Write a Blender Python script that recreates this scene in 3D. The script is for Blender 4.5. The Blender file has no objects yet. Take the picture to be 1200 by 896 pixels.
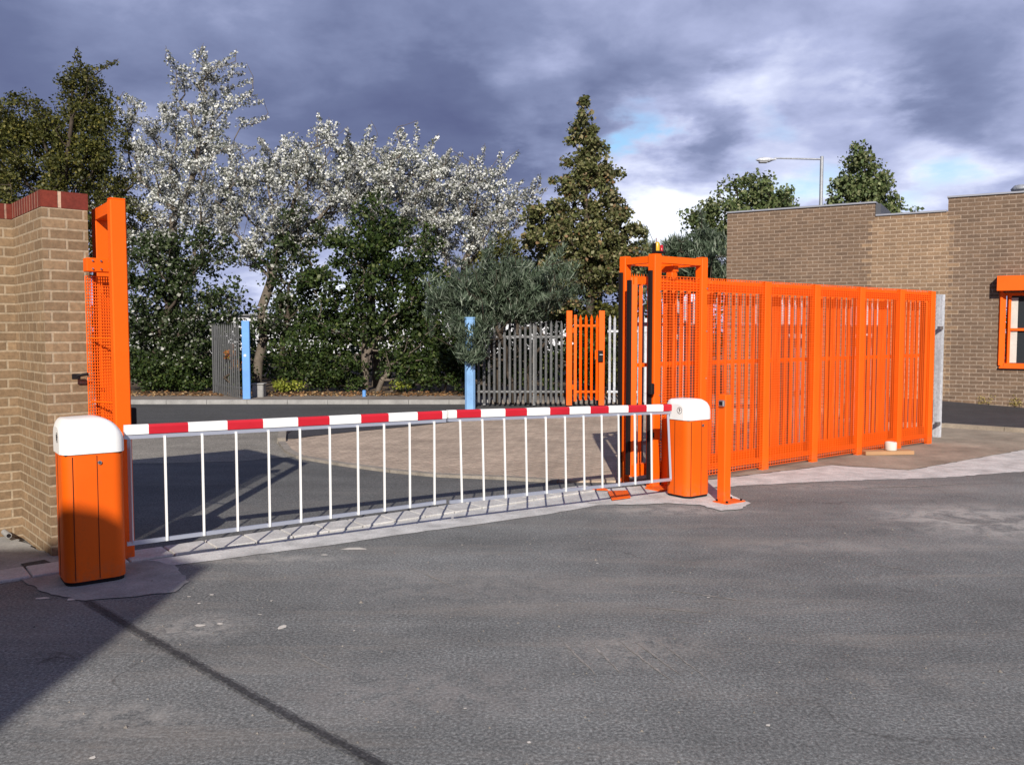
import bpy, math, random
import numpy as np
from mathutils import Vector
random.seed(7); rng = np.random.default_rng(7)
scene = bpy.context.scene
COL = scene.collection
R = math.radians

# ------------------------------------------------------------------ camera numbers
F = 1017.0; EYE = 1.6; PITCH = math.atan(60/F)
def ray(px, py):
    dx = (px-600)/F; dy = (448-py)/F
    return Vector((dx, math.cos(PITCH)+dy*math.sin(PITCH), -math.sin(PITCH)+dy*math.cos(PITCH)))
def G(px, py, z=0.0):                                  # point on the level z
    d = ray(px, py); t = (z-EYE)/d.z
    return Vector((d.x*t, d.y*t, z))
def A(px, py, Y):                                      # point at distance Y
    d = ray(px, py); t = Y/d.y
    return Vector((d.x*t, Y, EYE+d.z*t))

# ------------------------------------------------------------------ materials
def mat(name, color=(.5,.5,.5), rough=.6, metal=0.0, spec=.5, coat=0.0):
    m = bpy.data.materials.new(name); m.use_nodes = True
    b = m.node_tree.nodes['Principled BSDF']
    b.inputs['Base Color'].default_value = (*color, 1)
    b.inputs['Roughness'].default_value = rough; b.inputs['Metallic'].default_value = metal
    b.inputs['Specular IOR Level'].default_value = spec; b.inputs['Coat Weight'].default_value = coat
    return m
class NT:
    def __init__(s, m): s.t = m.node_tree; s.n = s.t.nodes; s.l = s.t.links; s.b = s.n.get('Principled BSDF')
    def new(s, k, **kw):
        n = s.n.new(k)
        for a, v in kw.items(): setattr(n, a, v)
        return n
    def link(s, a, b): s.l.new(a, b)
    def coord(s, which='Object', scale=None):
        c = s.new('ShaderNodeTexCoord'); o = c.outputs[which]
        if scale is not None:
            mp = s.new('ShaderNodeMapping'); mp.inputs['Scale'].default_value = scale
            s.link(o, mp.inputs[0]); o = mp.outputs[0]
        return o
    def noise(s, vec, scale, detail=4, rough=.55, dist=0):
        n = s.new('ShaderNodeTexNoise'); n.inputs['Scale'].default_value = scale
        n.inputs['Detail'].default_value = detail; n.inputs['Roughness'].default_value = rough
        n.inputs['Distortion'].default_value = dist
        if vec is not None: s.link(vec, n.inputs['Vector'])
        return n.outputs['Fac']
    def ramp(s, fac, stops):
        r = s.new('ShaderNodeValToRGB'); e = r.color_ramp.elements
        while len(e) < len(stops): e.new(.5)
        for i, (p, c) in enumerate(stops):
            e[i].position = p
            if not isinstance(c, tuple): c = (c, c, c)
            e[i].color = (*c, 1)
        s.link(fac, r.inputs[0]); return r.outputs[0]
    def mix(s, fac, a, b, mode='MIX'):
        m = s.new('ShaderNodeMix', data_type='RGBA', blend_type=mode)
        for v, i in ((fac, 0), (a, 6), (b, 7)):
            if hasattr(v, 'links') or hasattr(v, 'is_output'): s.link(v, m.inputs[i])
            elif i == 0: m.inputs[0].default_value = v
            else: m.inputs[i].default_value = (*v, 1) if isinstance(v, tuple) else (v, v, v, 1)
        return m.outputs[2]
    def math(s, op, a, b=None, c=None, clamp=False):
        m = s.new('ShaderNodeMath', operation=op, use_clamp=clamp)
        for i, v in enumerate((a, b, c)):
            if v is None: continue
            if hasattr(v, 'is_output'): s.link(v, m.inputs[i])
            else: m.inputs[i].default_value = v
        return m.outputs[0]
    def bump(s, h, strength=.3, dist=.01):
        b = s.new('ShaderNodeBump'); b.inputs['Strength'].default_value = strength; b.inputs['Distance'].default_value = dist
        s.link(h, b.inputs['Height']); s.link(b.outputs[0], s.b.inputs['Normal'])

def painted(name, c, rough=.35, wear=.12, dirt=(.16,.12,.09), amt=.35, spec=.5):
    m = mat(name, c, rough, spec=spec); t = NT(m); co = t.coord()
    n1 = t.noise(co, 2.3, 5, .6); n2 = t.noise(co, 60, 3, .7)
    base = t.mix(t.ramp(n1, [(.35, 0.0), (.75, 1.0)]), tuple(x*(1-wear) for x in c), tuple(min(1, x*(1+wear*.6)) for x in c))
    grime = t.ramp(t.math('MULTIPLY', t.noise(t.coord(scale=(9, 9, 1.1)), 1.6, 6, .7), n2), [(.3, 0.0), (.52, 1.0)])
    col = t.mix(t.math('MULTIPLY', grime, amt), base, dirt)
    sz = t.new('ShaderNodeSeparateXYZ'); t.link(co, sz.inputs[0])
    splash = t.math('MULTIPLY', t.ramp(sz.outputs[2], [(.0, 1.0), (.16, 0.0)]), t.ramp(t.noise(co, 22, 5, .7), [(.42, 0.0), (.62, 1.0)]))
    col = t.mix(t.math('MULTIPLY', splash, .45 if c[2] < .05 else 0.0), col, (.22,.13,.08))
    t.link(col, t.b.inputs['Base Color'])
    t.link(t.math('MULTIPLY_ADD', n1, .25, rough-.08), t.b.inputs['Roughness'])
    t.bump(t.noise(co, 140, 2), .05, .002)
    return m
ORANGE = painted('orange_paint', (.86, .116, .001), .5, .06, (.28,.06,.01), .25, spec=.25)
ORANGE_D = painted('orange_sheet_paint', (.80, .112, .002), .5, .08, (.28,.07,.02), .28, spec=.25)
WHITE = painted('white_paint', (.80, .80, .78), .35, .04, (.45,.43,.40), .2)
RED = painted('red_reflective', (.50, .010, .022), .35, .12, (.3,.02,.02), .3)
BLACK = mat('black_rubber', (.012, .009, .010), .7, spec=.2)
STEEL = mat('bolt_steel', (.45, .45, .46), .35, .9)
def galv(name, c=(.42,.44,.47), metal=.35):
    m = mat(name, c, .5, metal); t = NT(m); co = t.coord()
    v = t.new('ShaderNodeTexVoronoi'); v.inputs['Scale'].default_value = 34; t.link(co, v.inputs['Vector'])
    sp = t.ramp(v.outputs['Color'], [(0, .75), (1, 1.1)])
    st = t.ramp(t.noise(t.coord(scale=(12, 12, .8)), 1.5, 5), [(.35, .72), (.7, 1.05)])
    t.link(t.mix(1.0, t.mix(1.0, c, sp, 'MULTIPLY'), st, 'MULTIPLY'), t.b.inputs['Base Color']); return m
GALV = galv('galvanised_steel')
GALV_B = galv('bright_galvanised_steel', (.66,.68,.72), .2)
GALV_OLD = galv('weathered_galvanised_steel', (.19,.195,.20), .1)
GALV_DK = galv('dark_weathered_steel', (.085,.088,.092), .1)
ALU = mat('aluminium', (.5,.53,.62), .4, .6)
BLUE = painted('blue_paint', (.13, .33, .72), .5, .15, (.10,.17,.30), .8)
BLUE_W = painted('worn_blue_paint', (.22, .42, .72), .6, .2, (.06,.10,.17), 1.0)
GLASS = mat('dark_glass', (.02,.022,.025), .06, spec=.8)
LEAD = mat('lead_flashing', (.28,.29,.33), .55, .2)
WOOD = painted('plank_wood', (.42,.24,.12), .8, .15)
CARD = painted('plaster_white', (.62,.58,.52), .8, .2, (.3,.25,.2), .7)
SOIL_C = (.09,.065,.045)

def brick_mat(name, c1, c2, mortar, bw=.225, rh=.075, mo=.011, bump=.6, stain=.35, off=.5, header=False):
    m = mat(name, c1, .88, spec=.25); t = NT(m); uv = t.coord('UV')
    br = t.new('ShaderNodeTexBrick'); br.offset = off
    br.inputs['Scale'].default_value = 1; br.inputs['Brick Width'].default_value = bw; br.inputs['Row Height'].default_value = rh
    br.inputs['Mortar Size'].default_value = mo; br.inputs['Mortar Smooth'].default_value = .25; br.inputs['Bias'].default_value = -.1
    br.inputs['Color1'].default_value = (*c1, 1); br.inputs['Color2'].default_value = (*c2, 1); br.inputs['Mortar'].default_value = (*mortar, 1)
    wob = t.new('ShaderNodeTexNoise'); wob.inputs['Scale'].default_value = 9; t.link(uv, wob.inputs['Vector'])
    vm = t.new('ShaderNodeVectorMath', operation='MULTIPLY_ADD'); t.link(wob.outputs['Color'], vm.inputs[0])
    vm.inputs[1].default_value = (.005, .004, 0); t.link(uv, vm.inputs[2]); t.link(vm.outputs[0], br.inputs['Vector'])
    n = t.noise(uv, 28, 5, .7); big = t.noise(uv, 1.1, 5, .65)
    wv = t.new('ShaderNodeTexWhiteNoise', noise_dimensions='2D'); mpb = t.new('ShaderNodeVectorMath', operation='SNAP'); t.link(uv, mpb.inputs[0]); mpb.inputs[1].default_value = (bw*.5, rh, 1); t.link(mpb.outputs[0], wv.inputs['Vector'])
    col = t.mix(.28, br.outputs['Color'], t.ramp(wv.outputs['Value'], [(0, .72), (.8, 1.12), (1, 1.3)]), 'MULTIPLY')
    col = t.mix(1.0, col, t.ramp(n, [(.3, .72), (.7, 1.22)]), 'MULTIPLY')
    col = t.mix(stain, col, t.ramp(big, [(.3, .62), (.7, 1.25)]), 'MULTIPLY')
    t.link(col, t.b.inputs['Base Color'])
    h = t.math('SUBTRACT', t.math('MULTIPLY', n, .25), br.outputs['Fac'])
    t.bump(h, bump, .006); return m
BRICK_P = brick_mat('tan_pillar_brick', (.275,.185,.108), (.205,.138,.082), (.37,.29,.20), rh=.0725, mo=.0085)
BRICK_D = brick_mat('brown_building_brick', (.18,.120,.080), (.135,.092,.065), (.28,.215,.165), bw=.235, rh=.078)
BRICK_L = brick_mat('buff_building_brick', (.27,.178,.11), (.20,.132,.086), (.38,.29,.21), bw=.235, rh=.078)
COPE = brick_mat('red_coping_brick', (.19,.036,.022), (.13,.028,.020), (.36,.22,.16), bw=.078, rh=.30, mo=.008, off=0)
COPE_L = brick_mat('red_coping_brick_long', (.19,.036,.022), (.14,.028,.020), (.5,.36,.26), bw=.235, rh=.30, mo=.012, off=0)
PAVER = brick_mat('paving_brick', (.47,.37,.285), (.37,.29,.225), (.27,.22,.175), bw=.2, rh=.1, mo=.008, bump=.3, stain=.6)

def asphalt(name, lo, hi, tint=(1,1,1), dust=(.30,.26,.22), dust_amt=.5, speck=.5, cracks=True, spots=()):
    m = mat(name, (.1,.1,.1), .85, spec=.35); t = NT(m); co = t.coord()
    big = t.noise(co, .35, 6, .62, .4); mid = t.noise(co, 2.2, 5, .65)
    fine = t.noise(co, 62, 4, .85)
    base = t.ramp(t.math('ADD', t.math('MULTIPLY', big, .6), t.math('MULTIPLY', mid, .4)), [(.36, tuple(lo*x for x in tint)), (.64, tuple(hi*x for x in tint))])
    base = t.mix(.85, base, t.ramp(fine, [(.32, .22), (.5, .9), (.70, 2.4)]), 'MULTIPLY')
    v = t.new('ShaderNodeTexVoronoi'); v.inputs['Scale'].default_value = 48; t.link(co, v.inputs['Vector'])
    stone = t.math('MULTIPLY', t.ramp(v.outputs['Distance'], [(.14, 1.0), (.30, 0.0)]), t.ramp(t.noise(co, 23, 2), [(.52, 0.0), (.62, 1.0)]))
    base = t.mix(t.math('MULTIPLY', stone, speck), base, (.36,.33,.31))
    mp = t.new('ShaderNodeMapping'); mp.inputs['Rotation'].default_value = (0, 0, R(24)); mp.inputs['Scale'].default_value = (.45, 2.6, 1); t.link(co, mp.inputs[0])
    streak = t.ramp(t.noise(mp.outputs[0], 1.1, 9, .70, .5), [(.50, 0.0), (.76, 1.0)])
    mp2 = t.new('ShaderNodeMapping'); mp2.inputs['Rotation'].default_value = (0, 0, R(-14)); mp2.inputs['Scale'].default_value = (.22, 1.5, 1); t.link(co, mp2.inputs[0])
    base = t.mix(.5, base, t.ramp(t.noise(mp2.outputs[0], 1.0, 5, .6, .4), [(.34, .74), (.64, 1.22)]), 'MULTIPLY')
    blot_ = t.ramp(t.noise(co, 7, 4, .7), [(.36, .86), (.66, 1.12)])
    base = t.mix(.35, base, blot_, 'MULTIPLY')
    for (sx, sy, rad, sc, amt, colr) in spots:
        vd = t.new('ShaderNodeVectorMath', operation='SUBTRACT'); t.link(co, vd.inputs[0]); vd.inputs[1].default_value = (sx, sy, 0)
        vs_ = t.new('ShaderNodeVectorMath', operation='MULTIPLY'); t.link(vd.outputs[0], vs_.inputs[0]); vs_.inputs[1].default_value = (1/rad[0], 1/rad[1], 0)
        ln = t.new('ShaderNodeVectorMath', operation='LENGTH'); t.link(vs_.outputs[0], ln.inputs[0])
        fall = t.ramp(ln.outputs['Value'], [(.35, 1.0), (1.0, 0.0)])
        tex = t.ramp(t.noise(co, sc, 8, .75, .5), [(.42, 0.0), (.58, 1.0)])
        base = t.mix(t.math('MULTIPLY', t.math('MULTIPLY', fall, tex), amt), base, colr)
    base = t.mix(t.math('MULTIPLY', streak, dust_amt), base, dust)
    patch = t.ramp(t.noise(co, .8, 5, .7), [(.60, 0.0), (.72, 1.0)])
    base = t.mix(t.math('MULTIPLY', t.math('MULTIPLY', patch, fine), dust_amt*1.2), base, dust)
    if cracks:
        w = t.new('ShaderNodeTexVoronoi', feature='DISTANCE_TO_EDGE'); w.inputs['Scale'].default_value = .42
        wv = t.new('ShaderNodeTexNoise'); wv.inputs['Scale'].default_value = 1.6; wv.inputs['Detail'].default_value = 6
        t.link(co, wv.inputs['Vector']); vm = t.new('ShaderNodeVectorMath', operation='MULTIPLY_ADD')
        t.link(wv.outputs['Color'], vm.inputs[0]); vm.inputs[1].default_value = (.9,.9,0); t.link(co, vm.inputs[2]); t.link(vm.outputs[0], w.inputs['Vector'])
        ck = t.math('MULTIPLY', t.ramp(w.outputs['Distance'], [(.0, 1.0), (.004, 0.0)]), t.ramp(t.noise(co, .9, 3), [(.53, 0.0), (.63, .6)]))
        base = t.mix(ck, base, (.045,.043,.04))
    t.link(base, t.b.inputs['Base Color'])
    t.bump(t.math('ADD', fine, t.math('MULTIPLY', v.outputs['Distance'], .6)), .28, .004)
    return m
ASPH_Y = asphalt('yard_asphalt', .12, .195, (.98,1,.975), dust_amt=.42,
    spots=[(G(1150,610).x, G(1150,610).y, (1.1,.9), 3.2, .75, (.42,.40,.37)), (G(905,562).x+.3, G(930,570).y, (1.2,.25), 5, .5, (.35,.33,.30)),
           (G(780,590).x, G(760,598).y, (1.0,.28), 6, .6, (.38,.36,.33)), (G(750,760).x, G(750,760).y, (.55,.35), 9, .45, (.34,.31,.28)),
           (G(60,770).x, G(60,770).y, (.16,.10), 9, .8, (.02,.02,.02)), (G(230,735).x, G(230,735).y, (.35,.3), 14, .5, (.36,.34,.31)),
           (G(130,840).x, G(130,840).y, (.5,.2), 12, .5, (.36,.34,.31)), (G(300,650).x, G(320,655).y, (.9,.16), 8, .55, (.36,.34,.31)),
           (G(980,640).x, G(980,640).y, (1.4,.30), 4, .4, (.32,.29,.26)), (G(560,690).x, G(560,690).y, (1.2,.5), 5, .3, (.30,.28,.26)),
           (G(480,810).x, G(480,810).y, (.9,.4), 8, .35, (.30,.27,.25))])
ASPH_R = asphalt('driveway_asphalt', .085, .125, (1,1,.97), dust_amt=.18, speck=.3)
ASPH_F = asphalt('road_asphalt', .055, .075, (1,1,1), dust_amt=.06, speck=.2, cracks=False)
ASPH_O = asphalt('old_asphalt', .15, .25, (1.08,1,.86), dust_amt=.4, speck=.4)
ASPH_N = asphalt('new_asphalt', .035, .05, (1,.97,1.1), dust_amt=.05, speck=.15, cracks=False)
TAR = asphalt('tar_seam_asphalt', .032, .055, (1,1,1.05), dust_amt=.05, speck=.3, cracks=False)
TAR2 = asphalt('seam_border_asphalt', .075, .115, (1,1,1), dust_amt=.1, speck=.4, cracks=False)
def concrete(name, c, var=.3, scale=3):
    m = mat(name, c, .9, spec=.2); t = NT(m); co = t.coord()
    a = t.noise(co, scale, 7, .68); f = t.noise(co, 70, 3, .75)
    col = t.mix(1.0, c, t.ramp(a, [(.3, 1-var), (.7, 1+var*.6)]), 'MULTIPLY')
    col = t.mix(.6, col, t.ramp(f, [(.3, .65), (.7, 1.3)]), 'MULTIPLY')
    t.link(col, t.b.inputs['Base Color']); t.bump(t.math('ADD', a, f), .35, .006); return m
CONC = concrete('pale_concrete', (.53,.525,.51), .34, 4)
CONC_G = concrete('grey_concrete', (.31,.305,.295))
CONC_T = concrete('brown_stained_concrete', (.31,.26,.205), .4, 1.6)
STONE = concrete('kerb_stone', (.50,.49,.47), .25, 5)
SOIL = concrete('leafy_soil', (.13,.095,.06), .5, 2.2)
PATHM = concrete('footpath_asphalt', (.22,.19,.165), .35, 1.2)
GRASSM = concrete('rough_grass', (.05,.065,.025), .5, .7)
PALE_SHED = painted('pale_cladding', (.6,.61,.64), .6, .08)

def leafmat(name, stops, trans=.25, rough=.5):
    m = bpy.data.materials.new(name); m.use_nodes = True; t = NT(m); b = t.b
    g = t.new('ShaderNodeNewGeometry')
    c = t.ramp(g.outputs['Random Per Island'], stops)
    big = t.ramp(t.noise(t.coord(), .9, 3), [(.35, .7), (.65, 1.2)])
    c = t.mix(1.0, c, big, 'MULTIPLY')
    t.link(c, b.inputs['Base Color']); b.inputs['Roughness'].default_value = rough; b.inputs['Specular IOR Level'].default_value = .3
    tr = t.new('ShaderNodeBsdfTranslucent'); t.link(c, tr.inputs[0])
    mx = t.new('ShaderNodeMixShader'); mx.inputs[0].default_value = trans
    t.link(b.outputs[0], mx.inputs[1]); t.link(tr.outputs[0], mx.inputs[2]); t.link(mx.outputs[0], t.n['Material Output'].inputs[0])
    return m
L_POP = leafmat('silver_poplar_leaf', [(0,(.06,.075,.04)),(.20,(.15,.16,.12)),(.36,(.36,.37,.33)),(.60,(.60,.61,.58)),(1,(.84,.85,.82))], .22)
L_POPD = leafmat('mixed_poplar_leaf', [(0,(.02,.035,.010)),(.6,(.04,.062,.018)),(.86,(.08,.10,.045)),(.94,(.34,.35,.30)),(1,(.62,.62,.57))], .2)
L_DARK = leafmat('dark_green_leaf', [(0,(.014,.026,.008)),(.5,(.032,.056,.012)),(.85,(.058,.09,.02)),(1,(.12,.14,.045))], .2)
L_OLIVE = leafmat('olive_green_leaf', [(0,(.035,.042,.012)),(.5,(.078,.085,.020)),(.85,(.13,.125,.03)),(1,(.21,.18,.04))], .3)
L_CONE = leafmat('autumn_lime_leaf', [(0,(.05,.058,.018)),(.42,(.115,.13,.045)),(.74,(.20,.20,.085)),(.92,(.32,.28,.15)),(1,(.24,.13,.06))], .25)
L_WIL = leafmat('grey_willow_leaf', [(0,(.04,.06,.035)),(.5,(.08,.115,.07)),(.85,(.16,.20,.14)),(1,(.28,.32,.25))], .2)
L_FAR = leafmat('mid_green_leaf', [(0,(.06,.09,.03)),(.5,(.12,.16,.06)),(.85,(.20,.23,.10)),(1,(.30,.30,.16))], .25)
L_YEL = leafmat('yellow_green_leaf', [(0,(.12,.16,.02)),(.6,(.26,.30,.04)),(1,(.42,.42,.08))], .3)
L_RED = leafmat('russet_leaf', [(0,(.25,.07,.02)),(.6,(.42,.16,.05)),(1,(.35,.28,.06))], .3)
L_LIT = leafmat('fallen_leaf', [(0,(.12,.06,.03)),(.6,(.26,.14,.06)),(1,(.42,.30,.16))], .1)
BARK = concrete('grey_brown_bark', (.15,.125,.10), .4, 6)
BARK_D = concrete('dark_bark', (.07,.055,.042), .4, 6)

# ------------------------------------------------------------------ mesh helper
class MB:
    def __init__(s): s.v = []; s.f = []; s.mi = []; s.sm = []
    def add(s, vs, fs, mi=0, smooth=False):
        o = len(s.v); s.v += [tuple(p) for p in vs]
        for f in fs: s.f.append(tuple(o+i for i in f)); s.mi.append(mi); s.sm.append(smooth)
        return s
    def box(s, c, size, rot=0.0, mi=0, bev=0.0):
        """axis box centred at c, rotated about z; bev chamfers the vertical and top edges"""
        hx, hy, hz = size[0]/2, size[1]/2, size[2]/2; cr, sr = math.cos(rot), math.sin(rot)
        if bev <= 0:
            P = [(x*hx, y*hy, z*hz) for z in (-1, 1) for x, y in ((-1,-1),(1,-1),(1,1),(-1,1))]
            fs = [(0,3,2,1),(4,5,6,7),(0,1,5,4),(1,2,6,5),(2,3,7,6),(3,0,4,7)]
        else:
            b = min(bev, hx*.9, hy*.9, hz*.9); rings = []
            for z, inset in ((-hz, b), (-hz+b, 0), (hz-b, 0), (hz, b)):
                X, Y = hx-inset, hy-inset; bb = b*.999 if inset == 0 else b*.5
                rings.append([(-X+bb,-Y,z),(X-bb,-Y,z),(X,-Y+bb,z),(X,Y-bb,z),(X-bb,Y,z),(-X+bb,Y,z),(-X,Y-bb,z),(-X,-Y+bb,z)])
            P = [p for r in rings for p in r]; fs = [tuple(reversed(range(8))), tuple(range(24, 32))]
            for k in range(3):
                for i in range(8): j = (i+1) % 8; fs.append((k*8+i, k*8+j, k*8+8+j, k*8+8+i))
        s.add([(c[0]+x*cr-y*sr, c[1]+x*sr+y*cr, c[2]+z) for x, y, z in P], fs, mi); return s
    def beam(s, a, b, w, h, mi=0, up=(0,0,1)):
        a = Vector(a); b = Vector(b); d = (b-a).normalized(); upv = Vector(up)
        if abs(d.dot(upv)) > .98: upv = Vector((0,1,0))
        x = d.cross(upv).normalized(); y = x.cross(d)
        P = [q+x*(i*w/2)+y*(j*h/2) for q in (a, b) for i, j in ((-1,-1),(1,-1),(1,1),(-1,1))]
        s.add(P, [(0,1,2,3),(4,7,6,5),(0,4,5,1),(1,5,6,2),(2,6,7,3),(3,7,4,0)], mi); return s
    def tube(s, a, b, r0, r1=None, n=10, mi=0, caps=True, smooth=True):
        r1 = r0 if r1 is None else r1
        a = Vector(a); b = Vector(b); d = (b-a).normalized(); up = Vector((0,0,1)) if abs(d.z) < .95 else Vector((1,0,0))
        x = d.cross(up).normalized(); y = d.cross(x)
        P = [q+(x*math.cos(2*math.pi*i/n)+y*math.sin(2*math.pi*i/n))*r for q, r in ((a, r0), (b, r1)) for i in range(n)]
        s.add(P, [(i, (i+1) % n, n+(i+1) % n, n+i) for i in range(n)], mi, smooth)
        if caps: s.add(P, [tuple(reversed(range(n))), tuple(range(n, 2*n))], mi)
        return s
    def prism(s, pts, z0, z1, mi=0):
        n = len(pts); P = [(p[0], p[1], z0) for p in pts]+[(p[0], p[1], z1) for p in pts]
        s.add(P, [tuple(reversed(range(n))), tuple(range(n, 2*n))]+[(i, (i+1) % n, n+(i+1) % n, n+i) for i in range(n)], mi); return s
    def lathe(s, c, prof, n=20, mi=0):
        P = [(c[0]+r*math.cos(2*math.pi*i/n), c[1]+r*math.sin(2*math.pi*i/n), c[2]+z) for r, z in prof for i in range(n)]
        s.add(P, [(k*n+i, k*n+(i+1) % n, (k+1)*n+(i+1) % n, (k+1)*n+i) for k in range(len(prof)-1) for i in range(n)], mi, True); return s
    def build(s, name, m, parent=None, uv=False, origin=None, label=None):
        me = bpy.data.meshes.new(name)
        o = Vector(origin) if origin is not None else Vector((0,0,0))
        me.from_pydata([(v[0]-o.x, v[1]-o.y, v[2]-o.z) for v in s.v], [], s.f)
        for mm in (m if isinstance(m, (list, tuple)) else [m]): me.materials.append(mm)
        me.polygons.foreach_set('material_index', s.mi); me.polygons.foreach_set('use_smooth', s.sm)
        if uv:
            L = me.uv_layers.new(name='UVMap')
            for p in me.polygons:
                n = p.normal
                for li in p.loop_indices:
                    q = me.vertices[me.loops[li].vertex_index].co + o
                    if abs(n.z) > .7: L.data[li].uv = (q.x*UX+q.y*UY, -q.x*UY+q.y*UX)
                    else: L.data[li].uv = (-n.y*q.x+n.x*q.y + (.11 if abs(n.x) > abs(n.y) else 0), q.z)
        me.update()
        ob = bpy.data.objects.new(name, me); COL.objects.link(ob); ob.location = o
        if parent is not None:
            ob.parent = parent; ob.location = o - parent_loc(parent)
        if label: ob['label'] = label
        return ob
def parent_loc(p):
    l = Vector((0,0,0))
    while p is not None: l += Vector(p.location); p = p.parent
    return l
def tag(o, label=None, cat=None, group=None, kind=None):
    if label: o['label'] = label
    if cat: o['category'] = cat
    if group: o['group'] = group
    if kind: o['kind'] = kind
    return o
def thing(name, loc, label, cat, group=None):
    o = bpy.data.objects.new(name, None); o.location = loc; o.empty_display_size = .2; COL.objects.link(o)
    return tag(o, label, cat, group)
def part(mb, name, m, t, **kw):
    return mb.build(name, m, t, origin=parent_loc(t), **kw)
def sheet(name, pts, z, m, uv=False, kind='structure', label=None, cat=None):
    mb = MB(); n = len(pts); mb.add([(p[0], p[1], z) for p in pts], [tuple(range(n))])
    ob = mb.build(name, m, uv=uv); tag(ob, label=label, cat=cat, kind=kind)
    if ob.data.polygons[0].normal.z < 0: ob.data.flip_normals()
    return ob
def rough_edge(pts, amp, step=.12, closed=True):
    """polygon with an irregular outline"""
    out = []; n = len(pts)
    for i in range(n):
        a = Vector(pts[i][:2]); b = Vector(pts[(i+1) % n][:2]); L = (b-a).length; k = max(1, min(60, int(L/step)))
        nn = Vector((-(b-a).y, (b-a).x)).normalized() if L > 0 else Vector((0,0))
        for j in range(k):
            q = a+(b-a)*(j/k)
            out.append(q+nn*random.uniform(-amp, amp) if j else q)
    return out

# gate line direction
ANG = R(37.6); UX, UY = math.cos(ANG), math.sin(ANG)
U = Vector((UX, UY, 0)); N = Vector((-UY, UX, 0))              # along the gate line, and away from the yard

# ------------------------------------------------------------------ ground
sheet('ground', [(-900,-900),(900,-900),(900,900),(-900,900)], -.06, GRASSM)
S0 = G(230, 648)                                              # near edge of the stone strip
def L(s, n): p = S0 + U*s + N*n; return (p.x, p.y)
# road and driveway tarmac
road_far_l, road_far_r = G(120, 474), G(560, 472)
sheet('driveway', [(-40, 3), (60, 3), (60, 17.2), (-40, 17.2)], -.030, ASPH_R)
sheet('road', [G(-900, 506)[:2], G(150, 499)[:2], G(350, 492)[:2], G(560, 485)[:2], (30, 17.0), (60, 17), (60, 19.4), (-60, 19.4)], -.024, ASPH_F)
sheet('old_road_surface', rough_edge([G(-60, 512)[:2], G(150, 503)[:2], G(250,501)[:2], G(335,500)[:2], G(330,517)[:2], G(350,532)[:2], G(270, 538)[:2], G(120, 541)[:2], G(-60, 545)[:2]], .03), -.027, ASPH_O)
# yard
yard = [L(-14, 0), L(14, 0), (40, 22), (40, -30), (-40, -30), (-40, -6)]
sheet('yard', yard, -.0, ASPH_Y)
# yard is the upper level: its edge towards the strip is closed by the stones
mb = MB()
s = -1.35; 
while s < 3.9:
    w = .30
    c = L(s+w/2, .15); mb.box((c[0], c[1], -.012), (w-.012, .29, .06), ANG, bev=.006); s += w
stones = mb.build('kerb_stones', STONE); tag(stones, kind='structure')
cs = [L(-.75, -.004)] + [L(x, -.004) for x in np.arange(-.4, 4.4, .5)] + [L(4.4,-.004), G(778, 589)[:2], G(700, 592)[:2], G(640,603)[:2], G(570, 613)[:2], G(500, 622)[:2], G(400, 637)[:2], G(330,646)[:2], G(270, 654)[:2], G(198, 663)[:2]]
sheet('concrete_strip', rough_edge(cs, .008, .09), .004, CONC)
# forecourt of paving bricks with its kerb
fc_low = [(330,517),(338,527),(352,534),(400,542),(460,550),(513,555),(590,558),(655,562),(745,562)]
fc = [G(*p)[:2] for p in fc_low] + [(3.2, 8.6+2.2), (7.2, 13.6), (9.5, 15.5), (8, 18.2)] + [G(727,479)[:2], G(660,482)[:2], G(560,490)[:2], G(480,498)[:2], G(420,503)[:2], G(365,508)[:2], G(340,511)[:2]]
mbp = MB(); mbp.prism(fc, -.05, -.004); pv = mbp.build('brick_forecourt', PAVER, uv=True); tag(pv, kind='structure')
def strip_along(name, pts, w, z0, z1, m, seg=None):
    mb = MB()
    for a, b in zip(pts[:-1], pts[1:]):
        a = Vector((a[0], a[1], 0)); b = Vector((b[0], b[1], 0)); d = b-a; k = max(1, round(d.length/(seg or 1e9)))
        for i in range(k):
            p = a+d*(i/k); q = a+d*((i+1)/k)-d.normalized()*(.008 if seg else 0)
            mb.beam(p+Vector((0,0,(z0+z1)/2)), q+Vector((0,0,(z0+z1)/2)), w, z1-z0)
    ob = mb.build(name, m); return tag(ob, kind='structure')
KERBD = concrete('dirty_kerb_stone', (.27,.24,.205), .35, 5)
strip_along('forecourt_kerb', [G(*p) for p in fc_low[:8]], .10, -.05, .004, KERBD, .6)
strip_along('forecourt_kerb', [G(*p) for p in ((330,517),(331,509),(340,503),(355,500),(385,499),(420,497),(480,491),(560,484),(640,479.5))], .12, -.05, .05, KERBD, .8)
sheet('forecourt_tarmac', [G(*p)[:2] for p in ((333,514),(335,508),(343,504),(356,501.5),(386,500.5),(420,499),(480,493),(560,486),(640,481),(640,483),(560,491),(480,499.5),(420,505),(365,511),(345,514))], .002, ASPH_N)
# far footpath, soil
fp = [(-70, 19.4), (1.0, 19.4), (60, 19.4), (60, 21.4), (-70, 21.4)]
mb = MB(); mb.prism(fp, -.05, .06); tag(mb.build('footpath', PATHM), kind='structure')
strip_along('footpath_kerb', [(-60, 19.36), (-.5, 19.36)], .12, -.05, .072, CONC_G, .9)
sheet('soil_bank', rough_edge([(-70,21.2),(60,21.2),(60,60),(-70,60)], .12, .4), .075, SOIL)
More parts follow.
